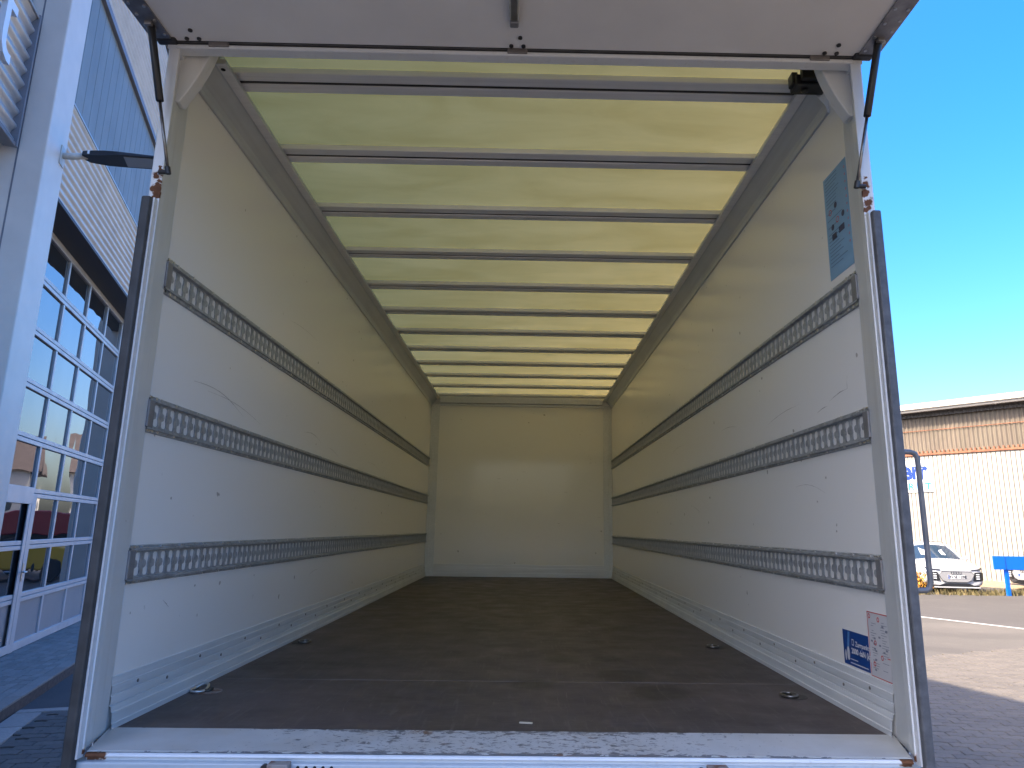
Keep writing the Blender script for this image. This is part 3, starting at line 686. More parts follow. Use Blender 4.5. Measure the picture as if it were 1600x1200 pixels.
# lashing rails with keyhole slots
def rail_mb(sgn, z0, z1):
    """perforated band plus its raised lips; local x is the depth off the wall"""
    m = MB(); h = z1 - z0; zc = (z0 + z1) / 2
    X = lambda d: sgn * (W - d)
    ya, yb = .178, Y1 - .035
    D = .0045
    pitch = .0555; n = int((yb - ya - .075) / pitch); ys = ya + .045
    hh, wl, wn_ = .0375, .0165, .0165      # half slot height, half width of the round ends, half width of the waist
    def P(y, z): return (X(D), y, z)
    zt, zb = zc + .041, zc - .041
    for i in range(n):
        y0_, y1_ = ys + i * pitch, ys + (i + 1) * pitch; c = (y0_ + y1_) / 2
        L_ = [(c - wl * .6, zc - hh), (c - wl, zc - hh + .006), (c - wl, zc - .015), (c - wl + .013, zc - .010), (c - wl + .0175, zc), (c - wl + .013, zc + .010), (c - wl, zc + .015), (c - wl, zc + hh - .006), (c - wl * .6, zc + hh)]
        R_ = [(c + wl * .6, zc - hh), (c + wl, zc - hh + .006), (c + wl, zc - .015), (c + wl - .003, zc - .010), (c + wl - .004, zc), (c + wl - .003, zc + .010), (c + wl, zc + .015), (c + wl, zc + hh - .006), (c + wl * .6, zc + hh)]
        # plate round the slot: left strip, right strip, top and bottom
        o = len(m.v)
        vs = [P(y0_, zb)] + [P(y0_, z) for _, z in L_] + [P(y0_, zt)] + [P(*q) for q in L_] + [P(*q) for q in R_] + [P(y1_, zb)] + [P(y1_, z) for _, z in R_] + [P(y1_, zt)]
        k = len(L_); e0, l0, r0, f0 = 0, k + 2, 2 * k + 2, 3 * k + 2
        fs = [(e0 + 1 + j, e0 + 2 + j, l0 + j + 1, l0 + j) for j in range(k - 1)] + [(r0 + j, r0 + j + 1, f0 + 2 + j, f0 + 1 + j) for j in range(k - 1)]
        fs += [(e0, e0 + 1, l0, r0, f0 + 1, f0), (e0 + k, e0 + k + 1, f0 + k + 1, f0 + k, r0 + k - 1, l0 + k - 1)]
        m.add(vs, fs)
        # inner rim of the slot
        loop = L_ + R_[::-1]
        a = [(X(D), y, z) for y, z in loop]; b = [(X(D - .0025), y, z) for y, z in loop]; q = len(loop)
        m.add(a + b, [(j, (j + 1) % q, q + (j + 1) % q, q + j) for j in range(q)])
    ye = ys + n * pitch
    m.quad(P(ya, zb), P(ya, zt), P(ys, zt), P(ys, zb)); m.quad(P(ye, zb), P(ye, zt), P(yb, zt), P(yb, zb))
    for a, b in ((zt, z1), (z0, zb)):
        mid = (a + b) / 2; up = a == zt
        prof = [(D, zt), (.0165, zt + .003), (.0165, zt + .011), (.008, zt + .013), (.008, z1 - .003), (0.0005, z1)] if up else [(.0005, z0), (.008, z0 + .003), (.008, zb - .013), (.0165, zb - .011), (.0165, zb - .003), (D, zb)]
        m.sweep([(X(d), z) for d, z in prof], ya, yb)
    return m, ya, yb, zt, zb, X, n
for sgn, side in ((-1, 'left'), (1, 'right')):
    for z1_, z0_, hgt in ((1.555, 1.422, 'top'), (1.0556, .9296, 'middle'), (.5572, .4327, 'bottom')):
        m, ya, yb, zt, zb, X, n = rail_mb(sgn, z0_, z1_)
        o = T(m.obj('lashing_rail', 'galv', fix=False))
        xa, xb = sorted((X(.0005), X(.018)))
        e = MB().box(xa, xb, ya - .004, ya + .034, zb - .006, zt + .006).obj('end_plate', 'endplate', o, .003)
        rv = MB()
        for i in range(int((yb - ya) / .17)):
            for zz in (z1_ - .008, z0_ + .008):
                yy = ya + .03 + .17 * i + random.uniform(-.02, .02)
                rv.disc((X(.008), yy, zz), (-sgn, 0, 0), .0065, .004, 8)
        for q in range(3):
            for zz in (z1_ - .008, z0_ + .008): rv.disc((X(.008), ya + .012 + .035 * q, zz), (-sgn, 0, 0), .0065, .004, 8)
        tag(rv.obj('rivets', 'steel_bright', o), kind='stuff')
# rear posts: jamb, rear face, outer return
for sgn in (-1, 1):
    pr = [(W - .0006, .206), (W - .0006, .19), (1.2315, .185), (1.2170, .12), (1.1985, .05), (1.1955, .03), (1.183, .0), (1.171, -.02), (1.1695, -.030), (1.203, -.033), (1.2075, -.029), (1.2095, -.02), (1.214, .06), (1.279, .19), (1.279, .206)]
    m = MB(); a = [(sgn * x, y, -.004) for x, y in pr]; b = [(sgn * x, y, 2.2375) for x, y in pr]; n = len(pr)
    m.add(a + b, [(i, (i + 1) % n, n + (i + 1) % n, n + i) for i in range(n)])
    T(m.obj('rear_post', 'frame', None, .002))
    x0, x1 = sorted((sgn * 1.1800, sgn * 1.2105)); T(MB().box(x0, x1, -.033, .03, 2.2376, 2.43).obj('post_head', 'frame')); x0, x1 = sorted((sgn * 1.2000, sgn * 1.2135)); T(MB().box(x0, x1, .031, .206, 2.2376, 2.43).obj('post_head', 'frame'))
    # fine gasket line next to the bumper and the rubber bumper itself
    p = MB(); x0, x1 = sorted((sgn * 1.179, sgn * 1.2085)); p.box(x0, x1, -.066, -.0335, -.055, 1.668)
    rb = p.obj('rubber_bumper', 'rubber' if sgn < 0 else 'rubber_grey', None, .006, seg=3); T(rb)
    x0, x1 = sorted((sgn * 1.1730, sgn * 1.1785)); MB().box(x0, x1, -.050, -.022, -.012, 1.668).obj('alu_lip', 'alu_x', rb)
    tag(rb, 'black rubber bumper strip down the left rear post' if sgn < 0 else 'scuffed grey rubber bumper strip down the right rear post')
# top beam
m = MB(); pr = [(.03, 2.30), (.015, 2.2475), (.010, 2.2385), (-.03, 2.2385), (-.034, 2.242), (-.034, 2.2505), (-.030, 2.255), (.0, 2.257), (.0, 2.43), (.206, 2.43), (.206, 2.418), (.03, 2.418)]
n = len(pr); a = [(-1.1795, y, z) for y, z in pr]; b = [(1.1795, y, z) for y, z in pr]
m.add(a + b, [(i, (i + 1) % n, n + (i + 1) % n, n + i) for i in range(n)] + [tuple(range(n)), tuple(range(n, 2 * n))[::-1]])
T(m.obj('top_beam', 'frame', None, .0015))
# corner gussets
for sgn in (-1, 1):
    arc = [(1.086 + .03 * t + .067 * t ** 1.7, 2.30 - .227 * t) for t in [i / 12 for i in range(13)]]
    pts = [(sgn * 1.199, .031, 2.30)] + [(sgn * x, .031, z) for x, z in arc] + [(sgn * 1.199, .031, 2.073)]
    o = T(MB().prism(pts, (0, .05, 0)).obj('corner_gusset', 'frame', None, .004))
# sill, bead, crossmember
m = MB(); prf = [(.2145, .0), (.2145, .0022), (-.010, .0010), (-.016, -.001)]
m.add([(-1.236 if y > 0 else -1.1680, y, z) for y, z in prf] + [(1.236 if y > 0 else 1.1680, y, z) for y, z in prf], [(i, i + 1, 5 + i, 4 + i) for i in range(3)])
T(m.obj('rear_sill', 'sill', fix=False))
m = MB(); prf = [(.05, -.0032), (-.016, -.0032), (-.021, -.006), (-.023, -.0105), (-.020, -.0145), (-.013, -.0155), (-.013, -.0225), (.05, -.0225)]
n = len(prf); a = [(-1.1680, y, z) for y, z in prf]; b = [(1.1680, y, z) for y, z in prf]
m.add(a + b, [(i, (i + 1) % n, n + (i + 1) % n, n + i) for i in range(n)] + [tuple(range(n)), tuple(range(n, 2 * n))[::-1]]); T(m.obj('sill_edge', 'frame', None))
cm = T(MB().box(-1.200, 1.200, -.034, .05, -.34, -.023).obj('crossmember', 'crossmember', None, .004))
for x0, mt in ((-.645, 'rusty'), (.572, 'rusty')):
    b = MB(); b.box(x0, x0 + .058, -.070, -.0345, -.10, -.014); b.box(x0 + .012, x0 + .046, -.077, -.0705, -.08, -.026); b.obj('hinge_block', mt, cm, .004)
    MB().disc((x0 - .014, -.0345, -.031), (0, -1, 0), .010, .014, 10).obj('hinge_bolt', 'black', cm)
hl = MB()
for i in range(5): hl.disc((-.569 + .0233 * i, -.0345, -.0318), (0, -1, 0), .0046, .0012, 12)
for i in range(5): hl.disc((.445 + .0233 * i, -.0345, -.0335), (0, -1, 0), .0046, .0012, 12)
tag(hl.obj('drilled_holes', 'hole', cm), kind='stuff')
# rear flap, swung up over the doorway
FY = -.99
FZ = -.0325
flap = MB().box(-1.245, 1.245, FY, -.040, 2.292, 2.326); fo = T(flap.obj('upper_flap', 'flap', None, .004)); fo.location = (0, 0, FZ)
lip = MB().box(-1.24, 1.24, -.0395, -.026, 2.288, 2.322).obj('flap_seal', 'rubber', fo, .003)
for sgn in (-1, 1):
    x0, x1 = sorted((sgn * 1.188, sgn * 1.257)); e = MB().box(x0, x1, FY, -.045, 2.286, 2.2915)
    x0, x1 = sorted((sgn * 1.2455, sgn * 1.257)); e.box(x0, x1, FY, -.045, 2.2917, 2.332); ep = e.obj('edge_profile', 'flap_edge', fo, .001)
    rv = MB()
    for i in range(14):
        rv.disc((sgn * 1.20, -.08 - .066 * i, 2.286), (0, 0, -1), .0055, .003, 8); rv.disc((sgn * 1.243, -.075 - .05 * i, 2.286), (0, 0, -1), .0055, .003, 8)
    tag(rv.obj('rivets', 'steel_bright', fo), kind='stuff')
    x0, x1 = sorted((sgn * 1.175, sgn * 1.243)); MB().box(x0, x1, -.060, -.026, 2.282, 2.33).obj('corner_cap', 'black', fo, .006)
for x in (-1.115, 0.0, 1.09):                       # hinge bolts in threes and the hinge leaves
    b = MB()
    for dx, dy in ((0, -.098), (-.021, -.056), (.021, -.056)): b.disc((x + dx * (1 if x > -.5 else 1) + (.01 if dx == 0 else 0), dy, 2.2921), (0, 0, -1), .0075, .005, 10)
    tag(b.obj('hinge_bolts', 'black', fo), kind='stuff')
    xx = x if x != -1.115 else -1.035
    xx = xx if x != 1.09 else 1.06
    MB().box(xx - .035, xx + .035, -.040, -.030, 2.276, 2.300).obj('hinge_leaf', 'handle', fo, .003)
lb = MB(); lb.box(-.024, .006, FY + .02, -.195, 2.272, 2.2915); lb.obj('latch_bar', 'steel_bright', fo, .006, seg=3)
MB().box(-.0235, .0055, -.1945, -.168, 2.270, 2.2915).obj('latch_end', 'endplate', fo, .004)
# gas struts
for sgn in (-1, 1):
    lo = Vector((sgn * 1.146, -.042, 1.763)); hi = Vector((sgn * 1.224, -.125, 2.262)); d = (hi - lo)
    st = MB().tube([lo + d * .47, lo + d * .475, lo + d * .985, lo + d], [.009, .0125, .0125, .010], 14).obj('gas_strut', 'strut', None, smooth=True); T(st)
    MB().tube([lo + d * .02, lo + d * .47], .0052, 10).obj('strut_rod', 'rod', st, smooth=True)
    e = MB(); e.tube([lo - d * .012, lo + d * .035], .009, 10); e.disc(lo, (sgn, 0, 0), .007, .03, 10); e.obj('ball_joint', 'black', st)
    MB().disc(lo + Vector((sgn * .012, 0, 0)), (sgn, .6, 0), .006, .034, 10).obj('ball_stud', 'steel_bright', st)
    MB().box(hi.x - .012, hi.x + .012, hi.y - .02, hi.y + .02, hi.z - .02, hi.z - .006).obj('strut_bracket', 'flap_edge', st, .003)
# lashing rings in the floor
def ring(x, y, sgn, lifted):
    pan = MB(); pts = []
    c = MB().disc((0, 0, .0004), (0, 0, 1), .05, .0012, 20)
    c.xf(Matrix.Scale(1.0, 4)); o = c.obj('ring_pan', 'rusty' if lifted else 'pan', None); o.location = (x, y, 0); T(o)
    P = [(.030 * math.cos(a), .036 * math.sin(a), .004 + (.016 * max(0, math.sin(a + .5)) if lifted else .002)) for a in [2 * math.pi * i / 18 for i in range(18)]]
    r_ = MB().tube(P, .0052, 8, True); r_.xf(Matrix.Translation((-sgn * .02 if not lifted else sgn * .035, .0, .002))); r_.obj('lashing_ring', 'steel_bright' if lifted else 'rod', o, smooth=True)
    MB().box(-.012, .012, -.02, .02, .002, .012).obj('ring_clip', 'pan', o, .003)
ring(-1.150, .72, -1, True); ring(1.115, .73, 1, False)
for k in range(1, 2):
    ring(-1.158, .72 + 1.17 * k, -1, False); ring(1.122, .73 + 1.15 * k, 1, False)
# grab rail outside the right rear corner
hp = [(1.270, .20, .903), (1.371, .20, .901), (1.386, .20, .896), (1.394, .20, .880), (1.396, .20, .47), (1.391, .20, .452), (1.378, .20, .445), (1.270, .20, .443)]
T(MB().tube(hp, .0092, 12).obj('grab_rail', 'handle', None, smooth=True))
# scuffs: thin drawn-out scrape marks on the wall skins
def scuff(mb, sgn, pts, w):
    X = sgn * (W - .0007); n = len(pts)
    for i in range(n - 1):
        (ya, za), (yb, zb) = pts[i], pts[i + 1]; k = w * (.25 + math.sin(math.pi * (i + .5) / (n - 1))) * random.uniform(.5, 1)
        mb.quad((X, ya, za), (X, yb, zb), (X, yb, zb + k), (X, ya, za + k))
mb = MB()
def arcpts(y, z, l, rise, curve, n=9): return [(y + l * i / n, z + rise * i / n + curve * math.sin(math.pi * i / n)) for i in range(n + 1)]
for y, z, l, r, c, w in ((.50, 1.17, .5, -.06, .03, .003), (.62, 1.155, .6, -.05, .02, .002), (1.9, 1.16, .35, -.02, .02, .003), (2.4, 1.13, .3, -.04, .01, .002), (3.2, .80, .04, .05, 0, .006), (2.2, .33, .2, .03, .01, .002), (.46, .36, .05, -.03, 0, .003), (1.5, 1.72, .5, .02, .01, .0015), (3.6, 1.14, .5, -.03, .02, .002)):
    scuff(mb, -1, arcpts(y, z, l, r, c), w)
for y, z, l, r, c, w in ((.34, 1.15, .16, -.02, .004, .003), (.52, 1.115, .10, -.012, .002, .003), (.8, 1.17, .4, -.03, .01, .002), (1.7, 1.2, .3, .02, .01, .002), (2.6, .75, .2, .05, .0, .003), (.6, .78, .3, .04, .02, .0015), (3.0, 1.25, .5, -.03, .02, .002)):
    scuff(mb, 1, arcpts(y, z, l, r, c), w)
tag(T(mb.obj('scuff_marks', 'scuff', None, fix=False)), kind='stuff')
mb = MB(); rs = random.Random(11)
def scratch(x, y, l, a, curve, w):
    n = 8; P = [Vector((x + l * i / n * math.cos(a) - curve * math.sin(math.pi * i / n) * math.sin(a), y + l * i / n * math.sin(a) + curve * math.sin(math.pi * i / n) * math.cos(a), .0006)) for i in range(n + 1)]
    for i in range(n):
        if rs.random() < .15: continue
        d = (P[i + 1] - P[i]).normalized(); q = Vector((-d.y, d.x, 0)) * w * rs.uniform(.3, 1); mb.quad(P[i] - q, P[i + 1] - q, P[i + 1] + q, P[i] + q)
scratch(.62, .62, .52, R(82), .05, .0022); scratch(-.95, 1.02, .35, R(75), .02, .0016); scratch(-.30, 1.0, .3, R(88), .02, .0016)
for i in range(70):
    scratch(rs.uniform(-1.0, 1.0), .26 + 3.2 * rs.random() ** 1.6, rs.uniform(.05, .35), rs.choice((R(90), R(80), R(100), R(60), R(5))) + rs.uniform(-.2, .2), rs.uniform(-.02, .03), rs.uniform(.0006, .0014))
for i in range(60):
    x, y = rs.uniform(-1.15, 1.15), .24 + 2.5 * rs.random() ** 1.5; scratch(x, y, rs.uniform(.004, .02), rs.uniform(0, 3), 0, .002)
tag(T(mb.obj('scratch_marks', 'scratch', None, fix=False)), kind='stuff')
# ---- stickers (flat print on the right wall) : part > print sub-parts
def sticker(y0, y1, z0, z1, mat, lab):
    o = MB().box(W - .0016, W - .0004, y0, y1, z0, z1).obj('sticker', mat, None); T(o); tag(o, lab); return o, (lambda a, b, d=.002: (W - d, y1 - a * (y1 - y0), z0 + b * (z1 - z0)))
def flat(mb, P, a0, a1, b0, b1, d=.0022): mb.quad(P(a0, b0, d), P(a1, b0, d), P(a1, b1, d), P(a0, b1, d))
def dot(mb, P, a, b, r, w, h, d=.0024, seg=12, hole=0):
    c = Vector(P(a, b, d)); pts = [(c.x, c.y - r * math.cos(t), c.z + r * math.sin(t)) for t in [2 * math.pi * i / seg for i in range(seg)]]
    if not hole: mb.poly(pts)
    else:
        q = [(c.x, c.y - hole * math.cos(t), c.z + hole * math.sin(t)) for t in [2 * math.pi * i / seg for i in range(seg)]]
        mb.add(pts + q, [(i, (i + 1) % seg, seg + (i + 1) % seg, seg + i) for i in range(seg)])
def wall_text(body, size, P, a, b, mat, par, bold=0.0, d=.0024):
    t = text_mb(body, size, .0002, 1.0, bold); o = Vector(P(a, b, d)); t.xf(basis(o, (0, -1, 0), (0, 0, 1), (-1, 0, 0))); return t.obj('lettering', mat, par, fix=False)
s1, P = sticker(.205, .402, 1.590, 2.016, 'stk_blue_light', 'pale blue instruction sheet high on the right wall')
q = MB()
for i in range(26):
    b = .965 - .034 * i
    if .44 < b < .66 and i % 2: continue
    flat(q, P, .08, .08 + random.uniform(.35, .74), b, b + .007)
tag(q.obj('text_lines', 'stk_fade', s1), kind='stuff')
q = MB(); [dot(q, P, a, b, .0125, 0, 0) for a, b in ((.46, .66), (.74, .52), (.28, .475))]
flat(q, P, .22, .42, .35, .41); flat(q, P, .52, .76, .37, .43); tag(q.obj('pictograms', 'stk_navy', s1), kind='stuff')
q = MB(); [dot(q, P, a, b, .0125, 0, 0, hole=.0095) for a, b in ((.22, .63), (.50, .51))]
for i in range(11): dot(q, P, .93, .92 - .07 * i, .0045, 0, 0, hole=.0025)
tag(q.obj('pictograms', 'stk_red', s1), kind='stuff')
s2, P = sticker(.342, .537, .161, .280, 'stk_blue', 'dark blue load-rating sticker low on the right wall')
q = MB(); c = P(.2, .33)
q.poly([P(.20 + .055 * math.cos(t), .33 + .20 * math.sin(t), .0022) for t in [2 * math.pi * i / 14 for i in range(14)]]); q.poly([P(.09 + .035 * math.cos(t), .26 + .16 * math.sin(t), .0022) for t in [2 * math.pi * i / 12 for i in range(12)]])
tag(q.obj('pictograms', 'stk_white', s2), kind='stuff')
q = MB(); q.quad(P(.16, .5, .0021), P(.24, .5, .0021), P(.30, .97, .0021), P(.22, .97, .0021)); q.obj('strap_print', 'stk_pale', s2)
wall_text('Zurrpunkte', .024, P, .50, .60, 'stk_white', s2, .0003); wall_text('2000 daN (kg)', .0265, P, .33, .37, 'stk_white', s2, .0006)
q = MB(); flat(q, P, .36, .44, .60, .78); q.obj('icon_box', 'stk_white', s2); q = MB(); flat(q, P, .375, .425, .63, .75, .0024); q.obj('icon_inner', 'stk_blue', s2)
q = MB(); flat(q, P, .26, .56, .18, .205); flat(q, P, .26, .95, .07, .10); tag(q.obj('text_lines', 'stk_white', s2), kind='stuff')
s3, P = sticker(.183, .334, .156, .365, 'stk_white', 'white red-bordered safety sheet beside the dark blue sticker')
q = MB()
for a0, a1, b0, b1 in ((0, 1, .985, 1), (0, 1, 0, .012), (0, .02, .012, .985), (.98, 1, .012, .985)): flat(q, P, a0, a1, b0, b1)
for a, b in ((.10, .93), (.50, .90), (.30, .53), (.56, .33), (.20, .20)): dot(q, P, a, b, .0085, 0, 0, hole=.005)
flat(q, P, .78, .92, .34, .355); tag(q.obj('red_print', 'stk_red', s3), kind='stuff')
q = MB()
for i in range(20):
    for a in (.10, .55):
        if random.random() < .8: flat(q, P, a + random.uniform(0, .08), a + random.uniform(.15, .36), .86 - .038 * i, .868 - .038 * i)
for i in range(14):
    a, b = random.uniform(.1, .85), random.uniform(.08, .85); flat(q, P, a, a + .09, b, b + .03, .0023)
tag(q.obj('fine_print', 'stk_grey', s3), kind='stuff')
# splinter on the floor
ch = MB().box(-.022, .022, -.005, .005, 0, .004).obj('wood_splinter', 'wood', None, .001); ch.location = (.067, .312, .0004); ch.rotation_euler = (0, 0, R(-8))
tag(ch, 'small pale wood splinter lying on the dark cargo floor by the sill', 'splinter')

# ================================================================== WAREHOUSE (right, far)
WA = R(-39.3); wt = Vector((math.sin(WA), math.cos(WA), 0)); wnv = Vector((-math.cos(WA), math.sin(WA), 0))
# local x runs along the wall towards the right of the picture, local y away from the viewer
WH_P = -wnv * -28.9 * -1
wh = empty('warehouse', (0, 0, 0), 0, 'long white warehouse with a brown translucent band under its eaves', 'warehouse')
ex = -wt; ey = -wnv
def whm(): return basis(wnv * -28.7, ex, ey, (0, 0, 1))
wh.matrix_world = Matrix.Identity(4); wh.matrix_world = basis(wnv * -28.7, ex, ey, (0, 0, 1))
X0, X1 = -34.0, 22.0     # along-wall extent; the part in view is about 8 to 13
def ribs(x0, x1, z0, z1, per, dep, y=0, top=.5, kind='trap'):
    m = MB(); xs = []; x = x0
    while x < x1:
        if kind == 'trap': xs += [(x, 0), (x + per * .05, dep), (x + per * .89, dep), (x + per * .93, 0)]
        else: xs += [(x + per * k / 8, dep / 2 - dep / 2 * math.cos(2 * math.pi * k / 8)) for k in range(8)]
        x += per
    a = [(p, y - d, z0) for p, d in xs]; b = [(p, y - d, z1) for p, d in xs]; n = len(xs)
    m.add(a + b, [(i, i + 1, n + i + 1, n + i) for i in range(n - 1)]); return m
ribs(-14, 2, G - .4, 3.735, .157, .045).obj('wall_sheet', 'wh_wall', wh)
MB().box(X0, -14, -.02, .25, G - .4, 3.735).obj('wall_sheet', 'wh_wall', wh); MB().box(2, X1, -.02, .25, G - .4, 3.735).obj('wall_sheet', 'wh_wall', wh)
ribs(-14, 2, 3.78, 5.26, .157, .05, -.02, kind='wave').obj('translucent_band', 'wh_band', wh, smooth=True)
MB().box(X0, -14, -.06, .25, 3.78, 5.26).obj('translucent_band', 'wh_band', wh); MB().box(2, X1, -.06, .25, 3.78, 5.26).obj('translucent_band', 'wh_band', wh)
MB().box(X0, X1, -.10, .2, 3.70, 3.78).obj('rust_flashing', 'wh_rust', wh, .01)
bl = MB(); x = -13.9
while x < 2: bl.box(x, x + .055, -.085, -.02, 3.785, 3.88); x += .157
tag(bl.obj('flashing_teeth', 'wh_rust', wh), kind='stuff')
MB().box(-14, 2, -.095, -.082, 4.685, 4.71).obj('fixing_rail', 'wh_rust', wh)
ribs(-14, 2, 5.24, 5.42, .157, .05, -.16, kind='wave').obj('corrugated_edge', 'wh_dark', wh, smooth=True)
rfm = MB(); rfm.prism([(X0, -.55, 5.56), (X0, 6, 6.1), (X0, 6, 5.95), (X0, -.55, 5.40)], (X1 - X0, 0, 0)); rfm.obj('roof', 'wh_roof', wh)
MB().box(X0, X1, -.62, -.50, 5.50, 5.73).obj('gutter', 'wh_roof', wh, .03); MB().box(X0, X1, -.56, -.19, 5.41, 5.47).obj('eaves', 'wh_dark', wh)
MB().box(X0, X1, .25, 14, G - .3, 5.2).obj('body', 'wh_dark', wh)
sk = MB(); sk.prism([(-6.9, 2.2, 5.75), (-6.3, 2.2, 6.32), (-3.0, 2.2, 6.32), (-2.4, 2.2, 5.75)], (0, 4, 0)); sk.obj('skylight', 'skylight', wh)
# shop sign on the warehouse wall
sg = empty('shop_sign', (0, 0, 0), 0, 'white shop sign with blue lettering on the far warehouse wall', 'sign')
sg.matrix_world = basis(wnv * -28.7, ex, ey, (0, 0, 1))
SR = -9.45                                       # right edge along the wall
MB().box(SR - 4.6, SR + .06, -.09, -.03, 2.26, 3.50).obj('sign_board', 'sign_white', sg, .006)
t = text_mb('err', .98, .01, .98, .040, 'RIGHT'); t.v = [(x * .76, y, z) for x, y, z in t.v]; t.xf(basis((SR - .10, -.093, 2.80), (1, 0, 0), (0, 0, 1), (0, -1, 0))); t.obj('lettering', 'sign_blue', sg, fix=False)
t = text_mb('MARKT', .38, .01, 1.45, .014, 'RIGHT'); t.xf(basis((SR + .02, -.093, 2.36), (1, 0, 0), (0, 0, 1), (0, -1, 0))); t.obj('lettering', 'sign_cyan', sg, fix=False)
# soil bank in front of the wall
bk = MB(); n = 60
for i in range(n + 1):
    x = -15 + 16 * i / n
    bk.v += [(x, -1.55 + random.uniform(-.08, .08), G - .03), (x, -.7, G + .05 + random.uniform(-.03, .03)), (x, -.02, G + .12 + random.uniform(-.02, .03))]
for i in range(n):
    for k in range(2): bk.f.append((3 * i + k, 3 * i + k + 1, 3 * i + 4 + k, 3 * i + 3 + k))
so = bk.obj('soil_bank', 'soil', smooth=True); so.matrix_world = basis(wnv * -28.7, ex, ey, (0, 0, 1)); tag(so, kind='structure')

# blue board on a post
bb = empty('blue_board', (14.76, 19.5, G - .02), R(-4), 'blue blank board on a blue post at the edge of the road', 'sign')
MB().box(-.40, 1.35, -.02, .02, .77, 1.17).obj('board', 'board_blue', bb, .006); MB().box(-.065, .045, .022, .10, 0, 1.16).obj('post', 'board_blue', bb, .006)
MB().box(-.06, -.03, -.026, -.0205, .78, 1.16).obj('seam', 'stk_blue', bb)

